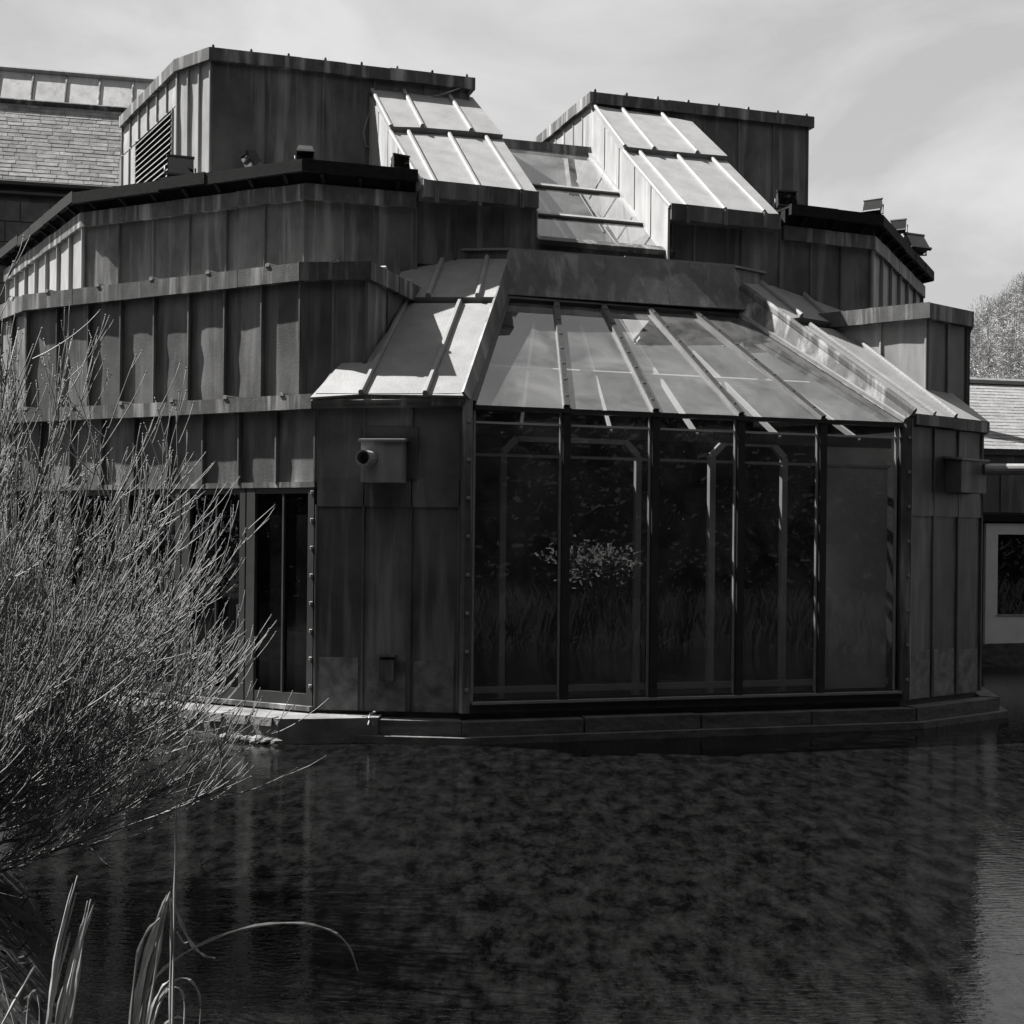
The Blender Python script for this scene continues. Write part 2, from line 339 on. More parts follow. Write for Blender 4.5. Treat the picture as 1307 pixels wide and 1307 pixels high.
# portal frames a step behind the glass
def portal(xa, xb, yt, dep, w=.07):
    A = wl(xa, 700, V2 + inw(FRO, dep), FRO); B = wl(xb, 700, V2 + inw(FRO, dep), FRO); zt = zat((xa + xb) / 2, yt, (A + B) / 2)
    t = (B - A).normalized(); nn = nrm(A, B); c = .16
    pts = [v3(A, .33), v3(A, zt - c), v3(A + t * c, zt), v3(B - t * c, zt), v3(B, zt - c), v3(B, .33)]
    bar('inner_frame', pts[0], pts[1], nn, w, .06, 'inner_paint', room, False)
    for a, b2 in zip(pts[1:], pts[2:]): bar('inner_frame', a, b2, nn, w * .97, .058, 'inner_paint', room, False)
portal(640, 812, 562, .45); portal(906, 998, 566, .45, .075)
A_, B_ = V2 + inw(FRO, .16), V3 + inw(FRO, .16)
bar('inner_beam', v3(lerp(A_, B_, .02), 3.36), v3(lerp(A_, B_, .98), 3.36), nrm(A_, B_), .12, .05, 'dark_metal', room, False)
bar('inner_beam', v3(lerp(A_, B_, .02), 3.08), v3(lerp(A_, B_, .98), 3.08), nrm(A_, B_), .03, .05, 'inner_paint', room, False)
bar('inner_rail', v3(lerp(A_, B_, .02), .52), v3(lerp(A_, B_, .98), .52), nrm(A_, B_), .07, .03, 'inner_paint', room, False)

# -- left lower wall: lead band above, windows below
lw = wallstrip('lower_wall', offs([Vm, V0, V1], -.012), 2.74, ZE - .03, .1, 'lead', PV)
cladding(lw, V0, V1, 2.76, 3.57, 9, rib=.05)
cladding(lw, Vm, V0, .3, 3.57, 7, rib=.05)
wallstrip('lower_wall', offs([Vm, V0], -.012), .3, 2.73, .1, 'lead', PV)
bar('head_trim', v3(V0, 2.735), v3(V1, 2.735), nrm(V0, V1), .06, .05, 'lead_trim', lw, False)
fascia(lw, [Vm, V0, V1], ZE - .16, ZE, .12, rolls=.85)
nW = 5
for i in range(nW):
    a, b_ = lerp(V0, V1, i / nW), lerp(V0, V1, (i + 1) / nW); nn = nrm(V0, V1); t_ = (b_ - a).normalized()
    wi = bar('window', v3(a + t_ * .07, .33), v3(a + t_ * .07, 2.70), nn, .12, .04, 'frame_grey', PV, False)
    bar('frame', v3(b_ - t_ * .05, .33), v3(b_ - t_ * .05, 2.70), nn, .08, .04, 'frame_grey', wi, False)
    bar('frame', v3(a + t_ * .13, .40), v3(b_ - t_ * .09, .40), nn, .12, .035, 'frame_grey', wi, False)
    bar('frame', v3(a + t_ * .13, 2.67), v3(b_ - t_ * .09, 2.67), nn, .06, .035, 'frame_grey', wi, False)
    mid = lerp(a, b_, .54); bar('glazing_bar', v3(mid, .46), v3(mid, 2.64), nn, .022, .03, 'frame_grey', wi, False)
    for (p, q) in ((a + t_ * .12, mid - t_ * .012), (mid + t_ * .012, b_ - t_ * .08)):
        sheet('pane', v3(p, .45) - nn * .01, v3(q, .45) - nn * .01, v3(q, 2.65) - nn * .01, v3(p, 2.65) - nn * .01, 'glass_dark', wi, .006, 1, 1, .004)
bar('sill', v3(V0, .31), v3(V1, .31), nrm(V0, V1), .05, .10, 'lead_trim', lw, False)
# -- left and right corner facets
def facet(A, B, rot):
    p = wallstrip('corner_wall', offs([A, B], -.012), ZB, ZE - .03, .1, 'lead', PV)
    cladding(p, A, B, 2.79, 3.57, 3, rib=.025, ribw=.03)
    cladding(p, A, B, ZB + .02, 2.52, 3, rib=.025, ribw=.03, amp=.007)
    o = nrm(A, B); n = 3
    for k in range(n):
        a, b_ = lerp(A, B, k / n + .004), lerp(A, B, (k + 1) / n - .004)
        sheet('flashing', v3(a, 2.50) + o * .03, v3(b_, 2.50) + o * .03, v3(b_, 2.81) + o * .02, v3(a, 2.81) + o * .02, 'lead', p, .03, 2, 2, .003)
    for k in range(n):
        a, b_ = lerp(A, B, k / n + .03), lerp(A, B, (k + 1) / n - .03)
        sheet('kick_panel', v3(a, ZB + .01) + o * .02, v3(b_, ZB + .01) + o * .02, v3(b_, .86 + random.uniform(-.02, .02)) + o * .02, v3(a, .86 + random.uniform(-.02, .02)) + o * .02, 'lead_kick', p, .01, 3, 3, .004)
    return p
fl = facet(V1, V2 - along(FA, .03), FA); fr_ = facet(V3 + along(RW, .06), V4, RW)
fascia(fl, [V1, V2 - along(FA, .02)], ZE - .13, ZE, .10, piece=.8); fascia(fr_, [V3 + along(RW, .10), V4, V4 + along(80, 1.5)], ZE - .13, ZE, .10, piece=.8)
rw_ = wallstrip('end_wall', offs([V4, V5], -.012), ZB, ZE - .03, .1, 'lead', PV)
cladding(rw_, V4, V5, ZB + .02, 3.57, 8, rib=.03)
# extract boxes and spouts on the facets
def vent(px, py, A, rot, w, h, d, pipe_dir, pipe_r, pipe_len, parent, dz=0, dx=0):
    c = wl(px, py, A, rot); z = zat(px, py, c); nn = V((sin(radians(rot)), -cos(radians(rot)), 0)); t_ = v3(along(rot), 0); U = V((0, 0, 1))
    o = v3(c, z) + nn * .02
    q = [o + t_ * (x * w / 2) + nn * y - U * h / 2 for x, y in ((-1, d), (1, d), (1, 0), (-1, 0))]
    bx_ = hexa('vent_box', q, [p + U * (h - (.03 if i < 2 else 0)) for i, p in enumerate(q)], 'lead_pale' if w == .44 else 'lead', parent)
    k = [o + t_ * (x * (w / 2 + .025)) + nn * y + U * (h / 2 + (-.03 if y > .1 else 0)) for x, y in ((-1, d + .03), (1, d + .03), (1, 0), (-1, 0))]
    hexa('lid', [p + U * .002 for p in k], [p + U * .03 for p in k], 'lead_roof' if pipe_r else 'lead', bx_)
    if pipe_r:
        p0 = o + t_ * dx + U * dz + nn * (d * .5 if abs(pipe_dir.dot(nn)) < .5 else d - .01); ax = pipe_dir.normalized(); s = ax.orthogonal().normalized(); r2 = ax.cross(s); n = 14; vs = []; fs = []
        for rr, L in ((pipe_r, 0), (pipe_r, pipe_len), (pipe_r * .8, pipe_len), (pipe_r * .8, .02)):
            vs += [p0 + ax * L + (s * cos(2 * pi * i / n) + r2 * sin(2 * pi * i / n)) * rr for i in range(n)]
        for b_ in range(3): fs += [(b_ * n + i, b_ * n + (i + 1) % n, (b_ + 1) * n + (i + 1) % n, (b_ + 1) * n + i) for i in range(n)]
        fs.append(tuple(3 * n + i for i in range(n)))
        mk('pipe', vs, fs, 'alu' if pipe_len > .3 else 'lead_pale', bx_)
    return bx_
back_plate = wl(500, 590, V1, FA)
sheet('back_plate', v3(wl(461, 560, V1, FA), 2.80) + nrm(V1, V2) * .035, v3(wl(534, 560, V1, FA), 2.80) + nrm(V1, V2) * .035, v3(wl(534, 560, V1, FA), 3.36) + nrm(V1, V2) * .035, v3(wl(461, 560, V1, FA), 3.36) + nrm(V1, V2) * .035, 'lead', fl, .03, 1, 1, .001)
vent(494, 590, V1, FA, .44, .45, .30, V((-.25, -1, -.02)), .085, .22, fl, .02, -.12)
vent(495, 853, V1, FA, .16, .26, .07, V((0, -1, 0)), 0, 0, fl)
vent(1221, 608, V3, RW, .56, .42, .22, V((1, -.18, 0)), .07, .62, fr_, .09, .24)

# -- glazed front: panes, mullions, sill
nn = nrm(V2, V3); tF = (V3 - V2).normalized()
GA, GB = V2 + tF * .10, V3 - tF * .07
bay = bar('glazed_front', v3(V2, .345), v3(V3, .345), nn, .09, .07, 'frame_grey', PV, False)
bar('sill', v3(GA, .403), v3(GB, .403), nn, .025, .11, 'alu', bay, False)
bar('corner_post', v3(V2 + tF * .035, .30), v3(V2 + tF * .035, ZE - .05), nn, .13, .09, 'lead_trim', bay)
bar('corner_post', v3(V3 + tF * .01, .30), v3(V3 + tF * .01, ZE - .05), nn, .15, .09, 'lead_trim', bay)
bar('corner_trim', v3(V2 + tF * .108, .42), v3(V2 + tF * .108, ZG - .02), nn, .025, .06, 'alu', bay, False)
n = 5
for i in range(n):
    a, b_ = lerp(GA, GB, i / n), lerp(GA, GB, (i + 1) / n)
    sheet('pane', v3(a + tF * .02, .41), v3(b_ - tF * .02, .41), v3(b_ - tF * .02, ZG), v3(a + tF * .02, ZG), 'glass_wall', bay, .008, 1, 1, .012)
    if i:
        bar('mullion', v3(a, .32), v3(a, ZG + .04), nn, .085, .075, 'dark_metal', bay, False)
    bar('mullion_edge', v3(b_ - tF * .056, .42), v3(b_ - tF * .056, ZG - .01), nn, .018, .03, 'alu', bay, False)
    bar('pane_foot', v3(a + tF * .05, .425), v3(b_ - tF * .05, .425), nn, .03, .02, 'frame_grey', bay, False)
a, b_ = lerp(GA, GB, .815) + inw(FRO, .12), lerp(GA, GB, .985) + inw(FRO, .12)
sheet('haze_sheet', v3(a, .44), v3(b_, .44), v3(b_, 3.32), v3(a, 3.32), 'haze_sheet', bay, .004, 2, 4, .006)  # plain sheet added to give the last pane its hazy grey
bar('eave_bar', v3(GA, ZG + .0), v3(GB, ZG + .0), nn, .045, .09, 'dark_metal', bay, False)
bar('eave_strip', v3(GA, ZG - .15), v3(GB, ZG - .15), nn, .022, .02, 'white_paint', bay, False)

for q, na, pr_ in ((V1 - (V1 - V0).normalized() * .03, nrm(V0, V1) * .045, lw), (V2 + tF * .035, nn * .095, bay), (V3 + tF * .01, nn * .095, bay)):
    for k in range(8):
        c = v3(q, .55 + k * (.3 if pr_ is lw else .41)) + na; mk('rivet', [c + V((x * .014, -.012, z * .014)) for x, z in ((-1, -1), (1, -1), (1, 1), (-1, 1))] + [c + V((x * .02, .01, z * .02)) for x, z in ((-1, -1), (1, -1), (1, 1), (-1, 1))], BOXF, 'alu', pr_)
# -- sloping glass roof of the front
nf = slope(FRO, 36); p0 = v3(V2, ZG + .03) + nn * .05
Pl, Pr = onplane(649, 383, p0, nf), onplane(940, 403, p0, nf)
Ba, Bb = v3(GA, ZG + .03) + nn * .05, v3(GB, ZG + .03) + nn * .05
gr = bar('glass_roof', Pl, Pr, nf, .10, .05, 'dark_metal', PV, False)
for i in range(n):
    q = [lerp(Ba, Bb, i / n), lerp(Ba, Bb, (i + 1) / n), lerp(Pl, Pr, (i + 1) / n), lerp(Pl, Pr, i / n)]
    sheet('pane', *q, 'glass_roof', gr, .008, 1, 1, .006)
for i in range(n + 1):
    a, b_ = lerp(Ba, Bb, i / n), lerp(Pl, Pr, i / n)
    if 0 < i < n:
        bar('glazing_bar', a, b_, nf, .06, .05, 'dark_metal', gr, False)
        t_ = (b_ - a).cross(nf).normalized()
        bar('bar_edge', a - t_ * .038, b_ - t_ * .034, nf, .010, .04, 'bar_grey', gr, False)
        for k in range(7):
            c = lerp(a, b_, (k + .5) / 7); bar('clip', c, lerp(a, b_, (k + .62) / 7), nf,   .03, .058, 'frame_grey', gr, False)
    # rafters under the glass, set off to the side of the bars
    if i < n:
        c0, c1 = lerp(Ba, Bb, (i + .55) / n) - nf * .30, lerp(Pl, Pr, (i + .62) / n) - nf * .30
        bar('rafter', c0, c1, nf, .035, .05, 'rafter', gr, False)
pa, pb = lerp(Ba, Pl, .5) - nf * .27, lerp(Bb, Pr, .5) - nf * .27
bar('purlin', pa, pb, nf, .03, .05, 'rafter', gr, False)

# -- lead slopes left and right of it
nl = slope(FA, 36); pL = v3(V2, ZE + .0) + nrm(V1, V2) * .10
nr_ = slope(RW, 36); pR = v3(V3, ZE + .0) + nrm(V3, V4) * .10
def lead_slope(nm, p0, n, lower, upper, step=.05):
    """lower, upper: lists of ((x,y) bottom pixel, (x,y) top pixel) of the seams, left to right"""
    base = [onplane(*lower[0][0], p0, n), onplane(*lower[-1][0], p0, n), onplane(*upper[-1][1], p0, n), onplane(*upper[0][1], p0, n)]
    rt = hexa('lead_slope', [p - n * .14 for p in base], [p - n * .04 for p in base], 'lead', PV)
    for lst, lift in ((lower, 0), (upper, step)):
        P = [(onplane(*a, p0, n), onplane(*b, p0, n)) for a, b in lst]
        for (a, b_), (c, d) in zip(P, P[1:]):
            sheet('sheet', a, c, d, b_, 'lead_roof', rt, .03 + lift, 2, 4, .006, lift)
        for a, b_ in P[1:-1]: bar('roll', a + n * lift, b_ + n * lift, n, .06, .055, 'lead_roof', rt)
    return rt
ll = lead_slope('l', pL, nl, [((396, 507), (505, 387)), ((461, 503), (518, 387)), ((543, 504), (587, 387)), ((592, 505), (631, 387))],
           [((497, 384), (520, 335)), ((547, 384), (566, 335)), ((610, 384), (622, 335)), ((632, 384), (649, 335))])
lr = lead_slope('r', pR, nr_, [((1166, 528), (1010, 414)), ((1192, 530), (1032, 416)), ((1219, 533), (1073, 421)), ((1262, 538), (1120, 428))],
           [((1007, 411), (946, 366)), ((1020, 409), (968, 367)), ((1060, 416), (1012, 372)), ((1110, 424), (1050, 378))])
# hips
hl0, hl1 = v3(V2, ZE - .04) + nn * .06 + tF.to_3d() * .03, v3(K1, 5.66)
e0_, e1_ = onplane(592, 505, pL, nl), onplane(649, 337, pL, nl)
for u0, u1 in ((0, .5), (.5, 1)):
    sheet('hip', lerp(e0_, e1_, u0) + nl * .05, lerp(Ba, Pl, u0) + nf * .01, lerp(Ba, Pl, u1) + nf * .01, lerp(e0_, e1_, u1) + nl * .05, 'lead', ll, .03, 1, 3, .004)
e0_, e1_ = onplane(1166, 528, pR, nr_), onplane(946, 367, pR, nr_)
for u0, u1 in ((0, .35), (.35, .7), (.7, 1)):
    sheet('hip', lerp(Bb, Pr, u0) + nf * .01, lerp(e0_, e1_, u0) + nr_ * .03, lerp(e0_, e1_, u1) + nr_ * .03, lerp(Bb, Pr, u1) + nf * .01, 'lead_trim', lr, .03, 1, 3, .006)
bar('edge_roll', e0_, e1_, nr_, .07, .07, 'lead_trim', lr)
bar('hip_trim', lerp(Bb, Pr, .0) + tF.to_3d() * .03, lerp(Bb, Pr, 1) + tF.to_3d() * .03, nf, .04, .06, 'alu', lr, False)
bar('hip_trim', lerp(Ba, Pl, .0) - tF.to_3d() * .01, lerp(Ba, Pl, 1) - tF.to_3d() * .01, nf, .05, .055, 'dark_metal', ll, False)

# -- lead curb over the glass
kb = wallstrip('curb', [K0 - along(FA, .0), K1, K2, K3], 5.0, ZK - .02, .12, 'lead', PV)
for A, B, q in ((v3(K1, ZK) , v3(K2, ZK), (Pl + V((-.12, 0, -.02)), Pr + V((.15, 0, -.02)))),):
    for k in range(6):
        b0, b1 = lerp(q[0], q[1], k / 6), lerp(q[0], q[1], (k + 1) / 6); a0, a1 = lerp(A, B, k / 6), lerp(A, B, (k + 1) / 6)
        sheet('apron', b0 + V((0, 0, .07)), b1 + V((0, 0, .07)), a1, a0, 'lead', kb, .02, 2, 2, .006, .05)
for (A, B, k) in ((K0, K1, 2), (K2, K3, 2)):
    cladding(kb, A, B, 5.2, ZK - .01, k, rib=.015)
fascia(kb, [K0, K1, K2, K3], ZK - .005, ZK + .025, .05, .3, 1.4, 'lead_roof', 'curb_cap')

# -- wings: the left one and its twin on the right
Mc = (V2 + V3) / 2; dF = along(FRO)
def mir(p): t = (p - Mc).dot(dF); return p - dF * (2 * t)
ZW = 5.22
C1 = wl(386, 420, V1 + inw(LW, .3), LW); C0 = wl(38, 420, C1, LW); Cm = C0 - along(LS, 4)
C2 = wl(466, 420, C1, FA); C3 = wl(520, 380, C2, 73); C4 = C2 + (C3 - C2) * 1.9
Ch = lerp(C1, C2, .47)
def wing(cm, c0, c1, ch, c2, c4, flip):
    P = [cm, c0, c1, c2, c4]; bk = [c4 + inw(FRO, 1.2), cm + inw(FRO, 3)]
    if flip: P = [c4, c2, c1, c0, cm]; bk = [cm + inw(FRO, 3), c4 + inw(FRO, 1.2)]
    q = offs(P, -.012)
    i2 = q[3] if not flip else q[1]
    # solid core; under its overhanging corner the roof slope runs through
    rt = prism('wing', q + bk, 3.74, ZW - .02, 'lead', PV)
    runs = [(cm, c0, 7, .05), (c0, c1, 8, .05), (c1, c2, 2, .025), (c2, c4, 4, .02)]
    for a, b_, k, r in runs:
        if flip: a, b_ = b_, a
        cladding(rt, a, b_, 3.74, ZW - .19, k, rib=r, m='lead_pale' if flip and k == 4 else 'lead')
    fascia(rt, P, ZW - .2, ZW, .10, rolls=.85 if not flip else 0)
    prism('roof_deck', offs(P, .05) + bk, ZW - .03, ZW - .005, 'lead_roof', rt)
    return rt
wing(Cm, C0, C1, Ch, C2, C4, False)
D = [mir(p) for p in (Cm, C0, C1, Ch, C2, C4)]
D[2] = wl(1232, 440, D[4], 40); D[1] = D[2] + along(76, 3); D[0] = D[1] + along(90, 2)
wing(*D, True)
# pale lead step between tier one and the wing on the left
# -- upper ring: piers, walls and their boarded gutter
ZR, ZP = 6.46, 6.59
T = K1 + inw(FRO, .2)
E0, E1, E2, E3, E4 = [wl(x, 290, T, FRO) for x in (390, 531, 684, 857, 995)]
L1 = wl(110, 290, E0, -27); L2 = wl(12, 375, L1, -58); L3 = L2 - along(-110, 1.5)
R5 = wl(1110, 320, E4, 22); R6 = wl(1174, 380, R5, 64); R7 = R6 + along(115, 1.5)
lc = prism('upper_wall', offs([L3, L2, L1, E0, E2 - along(FRO, .02)], -.012) + [E2 + inw(FRO, 6) - along(FRO, .02), L3 + inw(FRO, .5)], 4.9, ZR - .02, 'lead', PV)
rc = prism('upper_wall', offs([E3 + along(FRO, .02), E4, R5, R6, R7], -.012) + [R7 + inw(FRO, .5), E3 + inw(FRO, 6) + along(FRO, .02)], 4.9, ZR - .02, 'lead', PV)
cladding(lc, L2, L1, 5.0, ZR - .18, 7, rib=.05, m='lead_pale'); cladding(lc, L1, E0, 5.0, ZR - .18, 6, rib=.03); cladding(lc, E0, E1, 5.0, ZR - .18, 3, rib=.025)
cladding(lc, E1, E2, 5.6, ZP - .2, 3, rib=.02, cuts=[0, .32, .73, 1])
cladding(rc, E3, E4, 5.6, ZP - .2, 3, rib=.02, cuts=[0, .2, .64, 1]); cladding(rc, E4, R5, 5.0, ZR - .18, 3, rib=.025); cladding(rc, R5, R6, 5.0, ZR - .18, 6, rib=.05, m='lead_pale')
fascia(lc, [L3, L2, L1, E0, E1 - along(FRO, .02)], ZR - .19, ZR, .08, piece=.55)
fascia(rc, [E4 + along(FRO, .02), R5, R6, R7], ZR - .19, ZR, .08, piece=.6)
def gutter(parent, P):
    fascia(parent, P, ZR + .11, ZR + .255, .20, .06, .8, 'black_wood', 'gutter_board', jit=.018)
    fascia(parent, P, ZR + .225, ZR + .25, .145, .40, 2.4, 'black_wood', 'gutter_cover')
    fascia(parent, P, ZR + .0, ZR + .22, .05, .10, 1.2, 'black_wood', 'kerb_board', jit=.004)
    q = offs(P, .19); r = offs(P, .06)
    for i in range(len(P) - 1):
        k = max(1, round((q[i + 1] - q[i]).length / .55))
        for s in range(k):
            u = (s + .5) / k; a, b_ = lerp(q[i], q[i + 1], u), lerp(r[i], r[i + 1], u)
            bar('bracket', v3(a, ZR + .10), v3(b_, ZR + .02), V((0, 0, 1)), .04, .05, 'black_wood', parent, False)
gutter(lc, [L3, L2, L1, E0, E1 - along(FRO, .03)]); gutter(rc, [E4 + along(FRO, .05), R5, R6, R7])

# -- pier roofs: two-step sloping lead boxes
nP = slope(FRO, 35); nFv = nrm(E1, E2)
pP = v3(E1, ZP) + nFv * .14
def pier_roof(parent, bl, br, tl, tr, ml, mr_, ups, lows, cheek):
    X = lambda p: onplane(*p, pP, nP)
    TL, TR, BL, BR, ML, MR = X(tl), X(tr), X(bl), X(br), X(ml), X(mr_)
    dn = lambda p, z: V((p.x, p.y, z))
    zb = ZP - .22
    # body: a closed wedge under the sheets
    o = nP * .03
    vs = [BL - o, BR - o, TR - o, TL - o, dn(BL, zb), dn(BR, zb), dn(TR, zb), dn(TL, zb)]
    rt = mk('pier_roof', vs, [(0, 1, 2, 3), (4, 7, 6, 5), (0, 4, 5, 1), (1, 5, 6, 2), (2, 6, 7, 3), (3, 7, 4, 0)], 'lead', PV)
    lo = [(BL, ML)] + [(X(a), X(b_)) for a, b_ in lows] + [(BR, MR)]
    up = [(ML, TL)] + [(X(a), X(b_)) for a, b_ in ups] + [(MR, TR)]
    for P, lift in ((lo, .0), (up, .07)):
        for (a, b_), (c, d) in zip(P, P[1:]): sheet('sheet', a, c, d, b_, 'lead_roof', rt, .03 + lift, 2, 4, .004, lift)
        for a, b_ in P[1:-1]: bar('roll', a + nP * lift, b_ + nP * lift, nP, .055, .05, 'lead_roof', rt)
        bar('edge_roll', P[0][0] + nP * lift, P[0][1] + nP * lift, nP, .05, .03, 'lead_roof', rt)
    k = len(lo)
    fb = [(p[0]) for p in lo]
    for a, b_ in zip(fb, fb[1:]):
        hexa('fascia_board', [dn(a, zb) + nFv * .03, dn(b_, zb) + nFv * .03, dn(b_, zb), dn(a, zb)], [dn(a, ZP - .012) + nFv * .03, dn(b_, ZP - .012) + nFv * .03, dn(b_, ZP - .012), dn(a, ZP - .012)], 'lead', rt)
    for a in fb[1:-1]: bar('roll_end', a + V((0, 0, -.2)) + nFv * .03, a + V((0, 0, .01)) + nFv * .03, nFv, .05, .025, 'lead', rt)
    if cheek:                                       # upright lead cheek on the left side of the wedge
        t_ = (TL - BL); nc = V((0, 0, 1)).cross(V((t_.x, t_.y, 0))).normalized()
        if nc.x > 0: nc = -nc
        m = 5
        for i in range(m):
            a, b_ = lerp(TL, BL, i / m), lerp(TL, BL, (i + 1) / m); g = (b_ - a) * .03
            a, b_ = a + g, b_ - g
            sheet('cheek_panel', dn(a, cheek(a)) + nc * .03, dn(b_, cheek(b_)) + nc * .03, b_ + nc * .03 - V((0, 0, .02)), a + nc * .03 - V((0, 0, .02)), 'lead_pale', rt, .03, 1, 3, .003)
    return TL, TR
tlL, trL = pier_roof(lc, (540, 238), (687, 247), (474, 121), (602, 130), (498, 168), (641, 178), [((538, 169), (513, 121)), ((600, 174), (570, 126))],
          [((557, 239), (521, 170)), ((612, 243), (573, 173)), ((665, 246), (620, 177))], lambda p: ZP - .1)
tlR, trR = pier_roof(rc, (856, 264), (994, 273), (757, 140), (882, 161), (796, 193), (927, 205), [((833, 197), (792, 146)), ((888, 202), (843, 153))],
          [((877, 266), (816, 196)), ((925, 269), (863, 199)), ((975, 272), (908, 204))], lambda p: p.z - .72)
# -- central sloping glazing between the piers
pG = v3(lerp(E2, E3, .0), zat(684, 309, E2)) ; 
X = lambda x, y: onplane(x, y, pG, nP)
g0, g1 = X(684, 309), X(858, 324)
upv = (X(684, 250) - X(684, 309)); up = V((inw(FRO).x * cos(radians(35)), inw(FRO).y * cos(radians(35)), sin(radians(35))))
Ls = [0, .95, 2.05, 3.6]
cg = bar('central_glazing', g0 + nFv * .03, g1 + nFv * .03, nP, .12, .06, 'lead_trim', PV, False)
for k in range(3):
    a, b_, c, d = g0 + up * Ls[k], g1 + up * Ls[k], g1 + up * Ls[k + 1], g0 + up * Ls[k + 1]
    sheet('pane', a, b_, c, d, 'glass_roof', cg, .008, 1, 1, .006)
    if k: bar('glazing_bar', a, b_, nP, .06, .04, 'alu', cg, False); bar('bar_shade', a - up * .04, b_ - up * .04, nP, .025, .03, 'dark_metal', cg, False)
bar('edge_bar', g1 - along(FRO, .07).to_3d(), g1 - along(FRO, .07).to_3d() + up * 3.6, nP, .07, .05, 'alu', cg, False)
bar('edge_bar', g0 + along(FRO, .05).to_3d(), g0 + along(FRO, .05).to_3d() + up * 3.6, nP, .05, .05, 'alu', cg, False)
prism('shaft_floor', [E2, E3, E3 + inw(FRO, 5.6), E2 + inw(FRO, 5.6)], 5.2, 5.3, 'plaster', cg)
bar('rafter', lerp(g0, g1, .35) - nP * .25, lerp(g0, g1, .35) - nP * .25 + up * 3.5, nP, .05, .06, 'rafter', cg, False)
for k in range(3):
    a, b_ = lerp(g0, g1, k / 3) + nFv * .02, lerp(g0, g1, (k + 1) / 3 - .004) + nFv * .02
    sheet('sill_apron', a - V((0, 0, .45)), b_ - V((0, 0, .45)), b_ - V((0, 0, .03)), a - V((0, 0, .03)), 'lead', cg, .03, 1, 1, .003)
ct = g0 + up * 3.62
rb = wallstrip('ridge_coping', [ct.xy - along(FRO, .1), (g1 + up * 3.62).xy - along(FRO, .02)], 5.3, zat(700, 174, ct.xy), .3, 'lead_trim', PV)

# -- the two top boxes
def top_box(A, zt, Lx, right, sides, n):
    """A: left front corner; sides: extra plan points left of it (left to right)"""
    P = sides + [A, right]; bk = [right + inw(FRO, 4.5), sides[0] + inw(FRO, 3)]
    q = offs(P, -.012)
    q[-1] -= along(FRO, .01)
    rt = prism('top_box', q + bk, ZR - .1, zt - .03, 'lead', PV)
    prism('roof_deck', offs(P, .02) + bk, zt - .028, zt - .004, 'lead_roof', rt)
    fascia(rt, P + [right + inw(FRO, 3)], zt - .17, zt, .08, piece=.62, m='lead_trim')
    return rt
FL = wl(270, 130, tlL.xy, FRO); FRt = wl(598, 110, tlL.xy, FRO); ztL = zat(270, 63, FL)
S1 = wl(228, 130, FL, -40); S2 = wl(158, 190, S1, -60)
lb = top_box(FL, ztL, 0, FRt, [S2, S1], 7)
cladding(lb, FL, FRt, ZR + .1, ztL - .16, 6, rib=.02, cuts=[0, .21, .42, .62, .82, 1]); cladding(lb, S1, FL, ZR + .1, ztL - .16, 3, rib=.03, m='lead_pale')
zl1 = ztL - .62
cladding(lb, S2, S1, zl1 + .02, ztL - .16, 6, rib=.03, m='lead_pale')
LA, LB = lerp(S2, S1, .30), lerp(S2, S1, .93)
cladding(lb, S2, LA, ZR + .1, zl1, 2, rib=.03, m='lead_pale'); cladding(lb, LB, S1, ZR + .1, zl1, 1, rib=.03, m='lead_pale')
lv = bar('louvre', v3(LA, ZR + .15), v3(LA, zl1), nrm(S2, S1), .05, .05, 'dark_metal', lb, False)
bk_ = nrm(S2, S1)
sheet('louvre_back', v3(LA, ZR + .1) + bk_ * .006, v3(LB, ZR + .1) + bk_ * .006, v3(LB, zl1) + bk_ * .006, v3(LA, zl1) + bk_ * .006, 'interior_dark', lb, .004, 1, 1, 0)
ns = 20
for i in range(ns):
    z = lerp(ZR + .14, zl1 - .03, i / (ns - 1)); t_ = bk_
    a, b_ = v3(LA, z), v3(LB, z); d = .045
    hexa('slat', [a + t_ * .012, b_ + t_ * .012, b_ + t_ * .012 + V((0, 0, .012)), a + t_ * .012 + V((0, 0, .012))],
         [a + t_ * (.012 + d) - V((0, 0, .05)), b_ + t_ * (.012 + d) - V((0, 0, .05)), b_ + t_ * (.012 + d) - V((0, 0, .038)), a + t_ * (.012 + d) - V((0, 0, .038))], 'white_clad', lv)
GL = tlR.xy; GR = wl(1030, 200, GL, FRO); ztR = zat(757, 119, GL); GS = wl(690, 165, GL, -72)
rbx = top_box(GL, ztR, 0, GR, [GS], 6)
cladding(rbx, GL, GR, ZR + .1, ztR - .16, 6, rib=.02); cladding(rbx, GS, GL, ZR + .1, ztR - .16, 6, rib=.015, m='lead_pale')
for bxp, A, B, zt in ((lb, FL, FRt, ztL), (rbx, GL, GR, ztR)):
    q = offs([A, B], .06)
    for k in range(8):
        p = lerp(q[0], q[1], (k + .02) / 7.1); bar('roll_end', v3(p, zt), v3(p, zt) + inw(FRO, .4).to_3d(), V((0, 0, 1)), .035, .05, 'lead_trim', bxp)
# hipped lead cover at the foot of the left top box
hc = [wl(222, 235, L1, -27), wl(330, 215, L1, -27)]
hz = ZR + .2
c = [v3(S1 - along(-60, .1) , hz), v3(lerp(L1, E0, .42), hz), v3(lerp(L1, E0, .78), hz), v3(FL + along(FRO, .9), hz)]
pk = v3(FL, hz + .42)
mk('hip_cover', c + [pk], [(0, 1, 4), (1, 2, 4), (2, 3, 4), (3, 0, 4), (3, 2, 1, 0)], 'lead_roof', lb)
